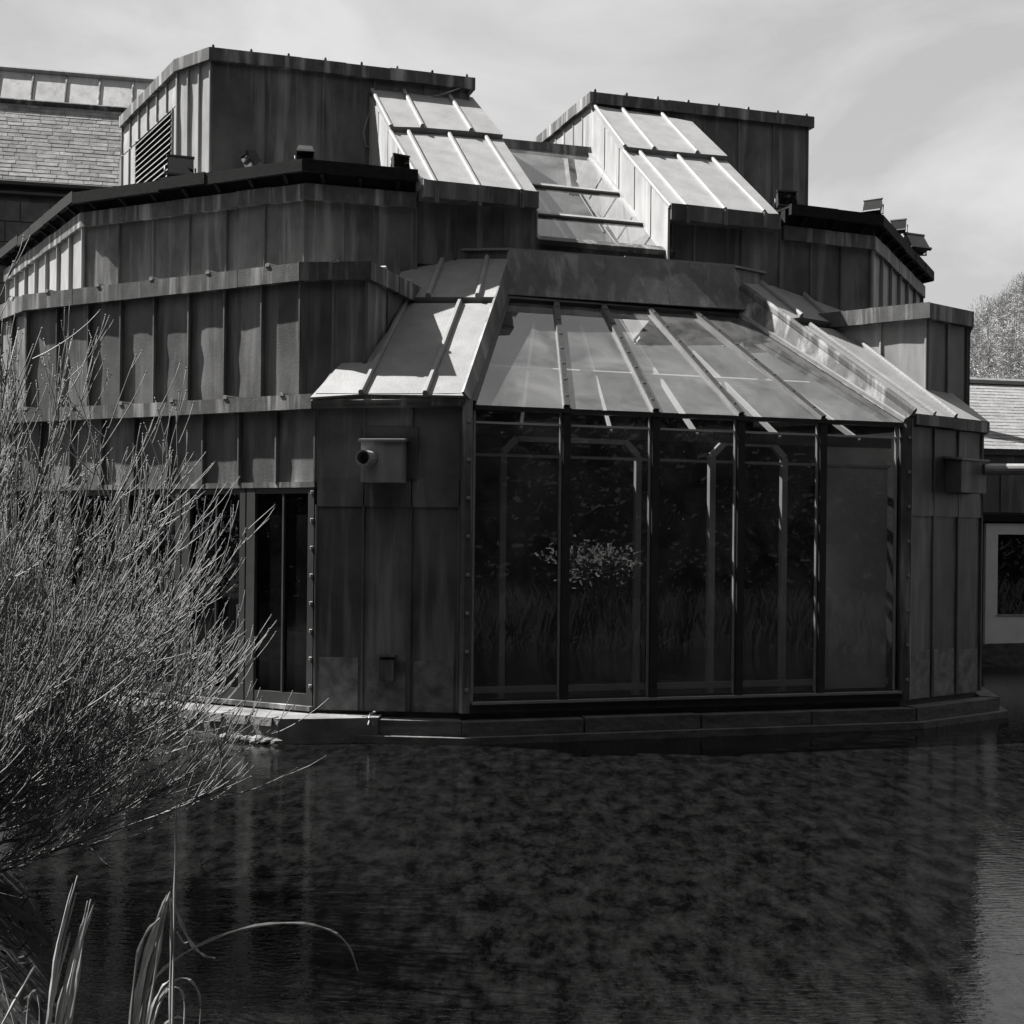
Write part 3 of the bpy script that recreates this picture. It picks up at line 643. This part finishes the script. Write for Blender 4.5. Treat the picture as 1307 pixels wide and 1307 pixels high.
# loose cable sagging over the left pier roof
def tube(name, pts, r, m, parent=None, n=5, r1=None):
    vs = []; fs = []; r1 = r if r1 is None else r1
    for i, p in enumerate(pts):
        ax = (pts[min(i + 1, len(pts) - 1)] - pts[max(i - 1, 0)]).normalized()
        s = ax.cross(V((.31, .17, .93))); s = s.normalized() if s.length > 1e-4 else ax.orthogonal().normalized(); u = ax.cross(s); rr = lerp(r, r1, i / (len(pts) - 1))
        vs += [p + (s * cos(2 * pi * k / n) + u * sin(2 * pi * k / n)) * rr for k in range(n)]
    for i in range(len(pts) - 1): fs += [(i * n + k, i * n + (k + 1) % n, (i + 1) * n + (k + 1) % n, (i + 1) * n + k) for k in range(n)]
    fs += [tuple(range(n - 1, -1, -1)), tuple((len(pts) - 1) * n + k for k in range(n))]
    return mk(name, vs, fs, m, parent, True)
fp = tlL + nFv * .06
def wallpix(x, y): 
    A = wl(x, y, fp.xy, FRO); return v3(A, zat(x, y, A))
tube('cable', [wallpix(*p) for p in ((588, 112), (560, 122), (530, 127), (500, 128), (480, 124), (475, 135), (468, 155), (464, 170), (467, 186), (476, 189))], .012, 'alu', lb)

# ================================================================ floodlights
def floodlight(p, yaw, tilt, s, label):
    r = thing('floodlight', p, label, 'floodlight', 'floodlights along the upper gutter')
    R_ = Matrix.Rotation(radians(yaw), 3, 'Z') @ Matrix.Rotation(radians(tilt), 3, 'X')
    c = p + V((0, 0, .19 * s))
    T_ = lambda l: [c + R_ @ (V(q) * s) for q in l]
    hexa('housing', T_([(-.15, 0, -.11), (.15, 0, -.11), (.12, .15, -.09), (-.12, .15, -.09)]), T_([(-.15, 0, .11), (.15, 0, .11), (.12, .15, .09), (-.12, .15, .09)]), 'frame_grey', r)
    for a in (-1, 1):
        hexa('rim', T_([(-.16, -.02, a * .115 - .012), (.16, -.02, a * .115 - .012), (.16, .02, a * .115 - .012), (-.16, .02, a * .115 - .012)]), T_([(-.16, -.02, a * .115 + .012), (.16, -.02, a * .115 + .012), (.16, .02, a * .115 + .012), (-.16, .02, a * .115 + .012)]), 'dark_metal', r)
    hexa('lens', T_([(-.14, -.012, -.1), (.14, -.012, -.1), (.14, -.003, -.1), (-.14, -.003, -.1)]), T_([(-.14, -.012, .1), (.14, -.012, .1), (.14, -.003, .1), (-.14, -.003, .1)]), 'glass_dark', r)
    ry = Matrix.Rotation(radians(yaw), 3, 'Z')
    tube('bracket', [c + ry @ (V(q) * s) for q in ((-.175, .05, 0), (-.175, .04, -.15), (0, .03, -.168), (.175, .04, -.15), (.175, .05, 0))], .012 * s, 'dark_metal', r)
    return r
zc = ZR + .25
def gut(x, y, A, rot, o): q = wl(x, y, A, rot); return v3(q - inw(rot, o), zc)
floodlight(gut(229, 230, L1, -27, -.02), 20, -12, 1.1, 'big square floodlight on the gutter before the louvre')
floodlight(gut(312, 222, L1, -27, -.05), -60, 30, .85, 'small downturned floodlight behind the gutter right of the louvre')
floodlight(gut(391, 210, E0, FRO, -.1), 10, 60, .7, 'low box floodlight at the bend of the left gutter')
floodlight(gut(513, 222, E0, FRO, -.02), 35, -5, .75, 'small floodlight at the foot of the left sloping lead roof')
floodlight(gut(1010, 268, E4, 22, -.1), 10, -10, .9, 'floodlight at the foot of the right top box')
floodlight(gut(1107, 276, E4, 22, .1), -35, -25, .85, 'floodlight standing clear against the sky on the right gutter')
floodlight(gut(1131, 300, R5, 64, .17), -30, -20, .75, 'half hidden middle floodlight of the three on the right gutter')
floodlight(gut(1157, 325, R5, 64, .17), 25, -35, 1.25, 'outermost large floodlight on the right gutter')

# ================================================================ buildings behind
def slates(parent, P0, ax, upv, n, rows, length, rh, wmin, wmax, m, name='slate'):
    for r in range(rows):
        x = -random.uniform(0, wmin)
        while x < length:
            wd = random.uniform(wmin, wmax); a = max(0, x); b_ = min(length, x + wd - .012)
            if b_ - a > .05:
                z = r * rh; t0, t1 = random.uniform(.007, .014), .003
                q = [P0 + ax * a + upv * (z - random.uniform(0, .015)), P0 + ax * b_ + upv * (z - random.uniform(0, .015)), P0 + ax * b_ + upv * (z + rh * 1.02), P0 + ax * a + upv * (z + rh * 1.02)]
                tt = [t0, t0, t1, t1]
                hexa(name, q, [p + n * k for p, k in zip(q, tt)], m, parent)
            x += wd
SB = at(60, 235, 30); rS = 13
sb = thing('stone_building', (SB.x, SB.y, 0), 'old stone building with slated slope and pale top band behind the pavilion', 'building')
aS = along(rS).to_3d(); iS = inw(rS).to_3d(); A0 = SB - aS * 6
zE = zat(60, 232, SB.xy); nS = slope(rS, 52); uS = iS * cos(radians(52)) + V((0, 0, sin(radians(52))))
Lb = 12
e0 = V((A0.x, A0.y, zE))
q = [A0.xy, A0.xy + along(rS, Lb), A0.xy + along(rS, Lb) + inw(rS, 8), A0.xy + inw(rS, 8)]
prism('wall', [p + inw(rS, .05) for p in q[:2]] + q[2:], 0, zE - .05, 'stone', sb)
rf = hexa('roof', [e0, e0 + aS * Lb, e0 + aS * Lb + uS * 3.9, e0 + uS * 3.9], [p - nS * .2 for p in (e0, e0 + aS * Lb, e0 + aS * Lb + uS * 3.9, e0 + uS * 3.9)], 'stone', sb)
slates(rf, e0 + aS * 4.0, aS, uS, nS, 20, 5.6, .138, .25, .55, 'slate')
tb = e0 + uS * 2.78
for k in range(9):
    a, b_ = tb + aS * (3.2 + k * .75), tb + aS * (3.93 + k * .75)
    sheet('top_panel', a, b_, b_ + uS * 1.12, a + uS * 1.12, 'white_clad', rf, .05, 2, 2, .004, .06)
    bar('panel_rib', b_ + aS * .01 + nS * .05, b_ + aS * .01 + uS * 1.12 + nS * .05, nS, .05, .05, 'lead_trim', rf)
bar('ridge_cap', tb + uS * 1.14 + aS * 2, tb + uS * 1.14 + aS * 11, nS, .10, .16, 'white_clad', rf)
bar('band_foot', tb - uS * .03 + aS * 2, tb - uS * .03 + aS * 11, nS, .06, .12, 'lead_trim', rf)
bar('gutter', e0 + aS * .2 - V((0, 0, .1)), e0 + aS * 11.8 - V((0, 0, .1)), -iS, .14, .16, 'dark_metal', sb)
bar('string_course', e0 + aS * 4.6 - V((0, 0, .3)), e0 + aS * 11.8 - V((0, 0, .3)), -iS, .10, .10, 'frame_grey', sb)
for zz, ww in ((-.62, 0),):
    for r in range(6):
        for k in range(8):
            x0 = 3.6 + k * .62 + (r % 2) * .31; a = e0 + aS * x0 + V((0, 0, -.9 - r * .45)); 
            sheet('stone_block', a - iS * .0 + iS * .03, a + aS * .6 + iS * .03, a + aS * .6 + V((0, 0, .43)) + iS * .03, a + V((0, 0, .43)) + iS * .03, 'stone', sb, .05, 1, 1, .006, .02)

LBp = at(1262, 700, 25); rL = 12
lbd = thing('low_building', (LBp.x, LBp.y, 0), 'low building with pale framed window and bright slate roof on the right edge', 'building')
aL = along(rL).to_3d(); iL = inw(rL).to_3d(); o0 = LBp.xy - along(rL, .6); Lq = 9
zEv = zat(1290, 574, LBp.xy)
zw1, zw0 = zat(1280, 668, LBp.xy), zat(1280, 835, LBp.xy)
qq = [o0, o0 + along(rL, Lq), o0 + along(rL, Lq) + inw(rL, 5), o0 + inw(rL, 5)]
prism('wall', qq, zw1 + .03, zEv - .08, 'stone', lbd)
prism('inner_wall', [p + inw(rL, .8) for p in qq[:2]] + qq[2:], zw0, zw1 + .02, 'interior_dark', lbd)
prism('base', [p - inw(rL, .0) for p in qq[:2]] + qq[2:], -.9, zw0 - .1, 'black_wood', lbd)
z0_, z1_ = zw0, zw1
fascia(lbd, [o0, o0 + along(rL, Lq)], zEv - .28, zEv - .02, .10, .06, 1.1, 'lead_trim')
bar('head_board', v3(o0, zw1 + .10), v3(o0 + along(rL, Lq), zw1 + .10), -iL, .13, .05, 'black_wood', lbd, False)
for k in range(7):
    a = o0 + along(rL, .2 + k * .62); sheet('panel', v3(a, zw1 + .2) - iL * .02, v3(a + along(rL, .58), zw1 + .2) - iL * .02, v3(a + along(rL, .58), zEv - .3) - iL * .02, v3(a, zEv - .3) - iL * .02, 'lead', lbd, .02, 1, 1, .002)
wa = wl(1258, 750, LBp.xy, rL); wd = 2.1
for k in range(2):
    a = wa + along(rL, k * wd); b_ = a + along(rL, wd - .05)
    zs = zat(1280, 786, LBp.xy); zt = zat(1280, 682, LBp.xy)
    wi = hexa('window', [v3(a, z0_) , v3(b_, z0_), v3(b_, z0_) + iL * .08, v3(a, z0_) + iL * .08], [v3(a, zs), v3(b_, zs), v3(b_, zs) + iL * .08, v3(a, zs) + iL * .08], 'white_paint', lbd)
    for (p, q2) in ((a, a + along(rL, .24)), (b_ - along(rL, .24), b_)):
        hexa('frame', [v3(p, zs), v3(q2, zs), v3(q2, zs) + iL * .08, v3(p, zs) + iL * .08], [v3(p, zt), v3(q2, zt), v3(q2, zt) + iL * .08, v3(p, zt) + iL * .08], 'white_paint', wi)
    hexa('frame', [v3(a, zt), v3(b_, zt), v3(b_, zt) + iL * .08, v3(a, zt) + iL * .08], [v3(a, z1_), v3(b_, z1_), v3(b_, z1_) + iL * .08, v3(a, z1_) + iL * .08], 'white_paint', wi)
    p, q2 = a + along(rL, .23), b_ - along(rL, .23)
    sheet('pane', v3(p, zs) + iL * .04, v3(q2, zs) + iL * .04, v3(q2, zt) + iL * .04, v3(p, zt) + iL * .04, 'glass_dark', wi, .006, 1, 1, .002)
    bar('bead', v3(p, zs + .012), v3(q2, zs + .012), -iL, .024, .02, 'white_clad', wi, False)
nL = slope(rL, 30); uL = iL * cos(radians(30)) + V((0, 0, sin(radians(30))))
r0 = v3(o0, zEv) - iL * .2 - aL * .5
rl = hexa('roof', [r0 - nL * .12, r0 + aL * (Lq + 1) - nL * .12, r0 + aL * (Lq + 1) + uL * 3.05 - nL * .12, r0 + uL * 3.05 - nL * .12], [r0, r0 + aL * (Lq + 1), r0 + aL * (Lq + 1) + uL * 3.4, r0 + uL * 3.05], 'stone_light', lbd)
slates(rl, r0, aL, uL, nL, 21, 5.2, .145, .25, .5, 'stone_light')
bar('ridge', r0 + uL * 3.05, r0 + uL * 3.05 + aL * (Lq + 1), V((0, 0, 1)), .2, .1, 'stone_light', rl)

# ================================================================ foreground shrub of bare twigs
def grow(p, d, L, n, up, wob):
    pts = [p.copy()]; d = d.normalized()
    for i in range(n):
        d = (d + V((random.gauss(0, wob), random.gauss(0, wob), up + random.gauss(0, wob))) / n).normalized()
        p = p + d * (L / n); pts.append(p.copy())
    return pts
class Soup:
    def __init__(s): s.v = []; s.f = []
    def tube(s, pts, r0, r1, n=4):
        b = len(s.v)
        for i, p in enumerate(pts):
            ax = (pts[min(i + 1, len(pts) - 1)] - pts[max(i - 1, 0)]).normalized(); q = ax.cross(V((.31, .87, .2))).normalized(); u = ax.cross(q); r = lerp(r0, r1, i / (len(pts) - 1))
            s.v += [p + (q * cos(2 * pi * k / n) + u * sin(2 * pi * k / n)) * r for k in range(n)]
        for i in range(len(pts) - 1): s.f += [(b + i * n + k, b + i * n + (k + 1) % n, b + (i + 1) * n + (k + 1) % n, b + (i + 1) * n + k) for k in range(n)]
        s.f.append(tuple(b + (len(pts) - 1) * n + k for k in range(n)))
    def bud(s, p, d, r):
        b = len(s.v); q = d.orthogonal().normalized(); u = d.cross(q)
        s.v += [p - d * r, p + q * r, p + u * r, p - q * r, p - u * r, p + d * r * 2]
        for k in range(4): s.f += [(b, b + 1 + (k + 1) % 4, b + 1 + k), (b + 5, b + 1 + k, b + 1 + (k + 1) % 4)]
    def quad(s, p, a, c):
        b = len(s.v); s.v += [p - a - c, p + a - c, p + a + c, p - a + c]; s.f.append((b, b + 1, b + 2, b + 3))
SHB = V((-3.66, 7.3, gz(-3.66, 7.3)))
shrub = thing('shrub', SHB, 'bare many-stemmed shrub of pale upswept twigs overhanging the water', 'shrub')
random.seed(21)
for k in range(220):
    s = Soup(); az = random.uniform(-1.15, 1.1) if k < 203 else random.uniform(1.5, 5)
    el = radians(random.choice((random.uniform(6, 24), random.uniform(14, 40), random.uniform(28, 55), random.uniform(45, 78))))
    p = SHB + V((random.uniform(-.6, .7), random.uniform(-.8, 1.0), .05))
    d = V((cos(az) * cos(el), sin(az) * cos(el), sin(el)))
    L = random.uniform(1.5, 2.7) if el > .6 else random.uniform(1.5, 2.55)
    if az > 1.5: L *= .8
    if k % 9 == 0: el = radians(random.uniform(62, 84)); L = random.uniform(2.7, 3.2); d = V((cos(az) * cos(el), sin(az) * cos(el), sin(el)))
    st = grow(p, d, L, 9, .38, .2); tip = st[-1]; lim = 315 if tip.z > 1.25 else 385
    while tip.x / tip.y * F + 653 > lim and len(st) > 6:      # no stem outgrows the rounded outline of the shrub
        st = [lerp(st[0], q, .93) for q in st]; tip = st[-1]
        if (st[-1] - st[0]).length < .8: break
    s.tube(st, random.uniform(.006, .011), .0028, 5); s.bud(st[-1], (st[-1] - st[-2]).normalized(), .0065)
    for j in range(random.randint(18, 28)):
        i = random.uniform(2.2, 8.9); a = int(i); q = lerp(st[a], st[min(a + 1, 9)], i - a); dd = (st[min(a + 1, 9)] - st[a - 1]).normalized()
        dd = (dd + V((random.gauss(0, .38), random.gauss(0, .38), random.gauss(.12, .3)))).normalized()
        tw = grow(q, dd, random.uniform(.25, .8) * (1.15 - i / 16), 5, .5, .3); s.tube(tw, .0034, .0018, 3)
        s.bud(tw[-1], (tw[-1] - tw[-2]).normalized(), .0055)
        for h in range(random.randint(0, 2)):
            q2 = tw[random.randint(1, 4)]; d2 = (dd + V((random.gauss(0, .5), random.gauss(0, .5), .4))).normalized()
            t2 = grow(q2, d2, random.uniform(.1, .3), 3, .4, .2); s.tube(t2, .0032, .0018, 3); s.bud(t2[-1], (t2[-1] - t2[-2]).normalized(), .0048)
    mk('branch', s.v, s.f, 'twig', shrub, True)

# reeds at the water's edge, drawn blade by blade
def blade(pts, Y, w, parent, twist=0, lean=0):
    P = [at(x, y, Y + lean * i / len(pts)) for i, (x, y) in enumerate(pts)]
    # smooth the line
    for _ in range(2):
        Q = [P[0]]
        for a, b_ in zip(P, P[1:]): Q += [lerp(a, b_, .25), lerp(a, b_, .75)]
        P = Q + [P[-1]]
    vs = []; fs = []; n = len(P)
    for i, p in enumerate(P):
        ax = (P[min(i + 1, n - 1)] - P[max(i - 1, 0)]).normalized(); tw_ = twist + .35 * sin(i * .35 + w * 900); s = ax.cross(V((tw_, 1, .1))).normalized(); u = ax.cross(s); r = w * (.6 + .25 * sin(i * 1.7 + w * 3000)) * (1 if i < n * .6 else lerp(1, .25, (i - n * .6) / (n * .4)))
        vs += [p - s * r, p + u * r * .5, p + s * r, p - u * r * .1]
    for i in range(n - 1): fs += [(i * 4 + k, i * 4 + (k + 1) % 4, i * 4 + 4 + (k + 1) % 4, i * 4 + 4 + k) for k in range(4)]
    fs += [(3, 2, 1, 0), tuple((n - 1) * 4 + k for k in range(4))]
    return mk('blade', vs, fs, 'reed', parent)
def foot(x, Y): q = at(x, 1307, Y); return V((q.x, q.y, gz(q.x, q.y)))
rc1 = thing('reed_clump', foot(70, 4.6), 'upright dry reed clump at the lower left corner', 'reeds', 'dry reeds at the pond edge')
rc2 = thing('reed_clump', foot(200, 4.5), 'dry reed clump with one long blade arching over the water', 'reeds', 'dry reeds at the pond edge')
random.seed(5)
for x0, y0, x1, y1, ww in ((44, 1420, 99, 1118, .011), (50, 1420, 93, 1128, .010), (60, 1420, 112, 1150, .011), (66, 1420, 119, 1155, .010), (72, 1420, 116, 1148, .009), (56, 1420, 104, 1180, .009), (78, 1420, 106, 1200, .009), (40, 1420, 90, 1190, .008), (48, 1420, 97, 1140, .008), (63, 1420, 108, 1172, .009), (69, 1420, 121, 1152, .006), (54, 1420, 101, 1210, .010), (75, 1420, 111, 1165, .007)):
    mx_ = (x0 + x1) / 2 - random.uniform(4, 14); blade([(x0, y0), (lerp(x0, x1, .4) - 5, lerp(y0, y1, .4)), (mx_ + 12, lerp(y0, y1, .7)), (x1, y1)], 4.6 + random.uniform(-.12, .12), ww, rc1, random.uniform(-.5, .5))
for pts in ([(-10, 1215), (8, 1262), (40, 1400)], [(45, 1232), (22, 1272), (-15, 1340)], [(36, 1400), (34, 1300), (38, 1268), (46, 1263), (51, 1280), (50, 1330)]):
    blade(pts[::-1] if pts[0][1] < pts[-1][1] and pts[0][0] != 36 else pts, 4.45 + random.uniform(-.1, .1), .008, rc1, .2)
for pts, ww in (([(152, 1420), (170, 1280), (190, 1200), (213, 1142)], .010), ([(160, 1420), (178, 1260), (200, 1190), (217, 1138)], .010), ([(168, 1420), (190, 1290), (205, 1200), (215, 1140)], .008),
            ([(160, 1400), (172, 1230), (185, 1190), (204, 1172)], .009), ([(216, 1400), (217, 1250), (219, 1180), (216, 1138)], .006),
            ([(216, 1140), (226, 1165), (240, 1200), (258, 1220), (275, 1223)], .009), ([(219, 1400), (222, 1170), (224, 1090), (226, 1012)], .007),
            ([(150, 1420), (185, 1262), (225, 1220), (300, 1185), (370, 1176), (420, 1184), (446, 1205), (457, 1240)], .0085),
            ([(175, 1420), (195, 1290), (215, 1256), (236, 1245), (254, 1262), (257, 1290), (252, 1330)], .0065),
            ([(180, 1400), (196, 1300), (212, 1262), (232, 1259), (237, 1290), (232, 1330)], .007), ([(176, 1420), (190, 1300), (205, 1262), (216, 1252)], .011),
            ([(156, 1420), (172, 1270), (196, 1195), (215, 1141)], .007), ([(164, 1420), (184, 1270), (203, 1195), (212, 1150)], .009), ([(170, 1420), (180, 1300), (194, 1230), (206, 1180)], .010), ([(172, 1420), (188, 1310), (200, 1280), (214, 1262)], .009), ([(190, 1420), (205, 1312), (225, 1297), (235, 1300)], .009), ([(226, 1190), (235, 1205), (240, 1202)], .005)):
    blade(pts, 4.5 + random.uniform(-.15, .15), ww, rc2, random.uniform(-.4, .4))

# leaf litter and low growth on the bank: nobody could count it
random.seed(9); s = Soup()
for _ in range(4200):
    x, y = random.uniform(-4.6, -.4), random.uniform(3.6, 10.2); dd = pdist(x, y)
    if dd < .12 or dd > 2.6: continue
    p = V((x, y, gz(x, y) + random.uniform(.0, .16) * random.random())); a = V((random.gauss(0, 1), random.gauss(0, 1), random.gauss(0, .6))).normalized(); c = a.orthogonal().normalized()
    s.quad(p, a * random.uniform(.012, .035), c * random.uniform(.0015, .005))
gl_ = mk('leaf_litter', s.v, s.f, 'grass'); tag(gl_, 'dark leaf litter and low growth on the bank under the shrub', 'leaf litter', kind='stuff')

# rubble and a weed on the plinth
random.seed(3)
def rock(p, r, m='ledge'):
    vs = []; n = 7
    for j in range(4):
        for i in range(n):
            a = 2 * pi * i / n; e = -.5 + j * .55; rr = r * sqrt(max(.05, 1 - e * e * .8)) * random.uniform(.75, 1.2); vs.append(V((p.x + cos(a) * rr * 1.5, p.y + sin(a) * rr, p.z + e * r * .7)))
    fs = [(j * n + i, j * n + (i + 1) % n, (j + 1) * n + (i + 1) % n, (j + 1) * n + i) for j in range(3) for i in range(n)] + [tuple(range(n - 1, -1, -1)), tuple(3 * n + i for i in range(n))]
    return mk('stone', [v - p for v in vs], fs, m)
wp = offs(poly1, .69)
spots = [(.955, .05), (.93, .065), (.905, .05), (.875, .06), (.845, .05), (.98, .045)]
for i, (u, r) in enumerate(spots):
    p = v3(lerp(wp[1], wp[2], u), .03); o = rock(V((0, 0, 0)), r); o.location = p
    tag(o, ('small', 'second', 'third', 'fourth', 'fifth', 'farthest')[(1, 2, 3, 4, 5, 0)[i]] + ' pale stone in the waterline row, counted from the plinth corner', 'stone', 'stones at the waterline')
wd = thing('weed', v3(offs([V1, V2], .25)[0] + along(FA, .62), .235), 'small leafy weed rooted in the plinth below the vent', 'weed')
for k in range(9):
    a = random.uniform(0, 6.3); p0_ = wd.location.copy(); tip = p0_ + V((cos(a) * .11, -.05 + sin(a) * .06, random.uniform(-.10, .10)))
    m_ = lerp(p0_, tip, .55) + V((0, 0, .04)); sd = V((.022, .0, .01))
    mk('leaf', [p0_, m_ - sd, tip, m_ + sd], [(0, 1, 2), (0, 2, 3)], 'pale_leaf', wd)

# ================================================================ trees on the hill and on the near bank
random.seed(11); hw = Soup()
for k in range(330):
    px = random.uniform(1205, 1385); Yy = random.uniform(120, 200); x = ray(px, 450)[0] * Yy; z = gz(x, Yy); hgt = random.uniform(3.2, 6.0); rd = hgt * random.uniform(.28, .42)
    hw.tube([V((x, Yy, z - .3)), V((x, Yy, z + hgt * .8))], .11, .03, 4)
    for j in range(330):
        a = random.uniform(0, 6.28); v = random.uniform(-1, 1); r = random.random() ** .4; q = V((cos(a) * sqrt(1 - v * v) * rd * r, sin(a) * sqrt(1 - v * v) * rd * r, hgt * .62 + v * hgt * .38 * r))
        dd = (q - V((0, 0, hgt * .3))).normalized() + V([random.gauss(0, .4) for _ in range(3)]); dd.normalize()
        hw.quad(V((x, Yy, z)) + q, dd * random.uniform(.1, .32), dd.orthogonal().normalized() * random.uniform(.012, .04))
hwo = mk('hillside_wood', hw.v, hw.f, 'far_twig'); tag(hwo, 'bare grey winter wood covering the far hillside on the right', 'wood', kind='stuff')
def evergreen(seed, h, rad):
    random.seed(seed); tr = Soup(); cr_ = Soup(); tr.tube([V((0, 0, -.3)), V((.1, 0, h * .4)), V((0, .1, h * .92))], .35, .04, 7)
    tips = []
    for k in range(46):
        z = h * (.03 + .92 * k / 46); a = k * 2.4; L = rad * (sin(pi * (.2 + .72 * k / 46)) ** .6) * random.uniform(.7, 1.12); e = V((cos(a) * L, sin(a) * L, z + random.uniform(-.1, .25) * L)); tr.tube([V((0, 0, z)), e], .06, .01, 3)
        tips += [(lerp(V((0, 0, z)), e, u), .45 + .35 * u) for u in (.4, .6, .8, 1)]
    for _ in range(60000):
        c, r = random.choice(tips); p = c + V([random.gauss(0, r) for _ in range(3)]); d = V((random.gauss(0, 1), random.gauss(0, 1), random.gauss(0, .6))).normalized()
        cr_.quad(p, d * random.uniform(.05, .13), d.orthogonal().normalized() * random.uniform(.03, .06))
    return tr, cr_
ev = []
for sd, h, rd in ((4, 21, 4.6), (5, 23, 5.0)):
    tr, cr_ = evergreen(sd, h, rd); me = []
    for nm, s, m in (('trunk', tr, 'bark'), ('crown', cr_, 'foliage')):
        q = bpy.data.meshes.new(nm); q.from_pydata([tuple(v) for v in s.v], [], s.f); q.materials.append(M[m]); me.append((nm, q))
    ev.append(me)
random.seed(2)
et = [(-27, -7), (-21, -6), (-15.5, -7), (-10, -6), (-4.5, -7), (1, -6.2), (6, -5), (10.5, -2.5), (14.5, .2), (18.5, 2.8), (22.5, 6), (27, 9), (9, -11), (16, -7), (23, -1), (-7, -12), (-1, -12.5), (-13, -12), (30, 3), (-17, 3.5), (-20, 8.5), (-23, 13), (-25, 5)]  # trees behind the camera added and heightened to block sky from the walls
for i, (x, y) in enumerate(et):
    r = thing('evergreen_tree', (x, y, gz(x, y)), 'dark evergreen tree out of view, in a belt mirrored in the glass and added for shade', 'tree', 'evergreens on the opposite bank')
    r.rotation_euler.z = random.uniform(0, 6); r.scale = (random.uniform(.9, 1.15) * (.5 if y > 3 and x < 0 else 1),) * 3
    for nm, q in ev[i % 2]:
        o = bpy.data.objects.new(nm, q); col.objects.link(o); o.parent = r
# sedge along the opposite bank
random.seed(8); s = Soup()
for _ in range(60000):
    x, y = random.uniform(1.5, 24), random.uniform(0, 18); dd = pdist(x, y)
    if not (-.25 < dd < 1.6): continue
    p = V((x, y, gz(x, y))); hgt = random.uniform(.35, .9); a = random.uniform(0, 6.28); ln = V((cos(a) * .12, sin(a) * .12, 1)) * hgt
    b = len(s.v); sd = V((sin(a), -cos(a), 0)) * .004; s.v += [p - sd, p + sd, p + ln * .6 + sd * .8, p + ln + V((cos(a), sin(a), 0)) * .15 * hgt, p + ln * .6 - sd * .8]; s.f.append((b, b + 1, b + 2, b + 3, b + 4))
sg = mk('sedge', s.v, s.f, 'sedge'); tag(sg, 'belt of sedge along the opposite bank', 'sedge', kind='stuff')

# pale shrub on the opposite bank, seen in the second pane as a reflection
random.seed(14)
gp = wl(762, 716, V2, FRO); d = V(ray(762, 716)); m_ = nrm(V2, V3); d = d - m_ * (2 * d.dot(m_)); c = v3(gp, zat(762, 716, gp)) + d * 13.5
ps = thing('pale_shrub', (c.x, c.y, gz(c.x, c.y)), 'pale leaved shrub on the opposite bank, mirrored in the second pane', 'shrub')
st = Soup(); lf = Soup(); b0 = V((c.x, c.y, gz(c.x, c.y)))
for k in range(26):
    tip = c + V((random.gauss(0, .42), random.gauss(0, .42), random.uniform(-.3, .28))); st.tube([b0, lerp(b0, tip, .5) + V((0, 0, .2)), tip], .012, .004, 4)
    for j in range(26):
        p = tip + V([random.gauss(0, .13) for _ in range(3)]); a = V((random.gauss(0, 1), random.gauss(0, 1), random.gauss(0, .7))).normalized(); lf.quad(p, a * .06, a.orthogonal().normalized() * .022)
mk('stems', st.v, st.f, 'twig', ps); mk('foliage', lf.v, lf.f, 'pale_leaf', ps)
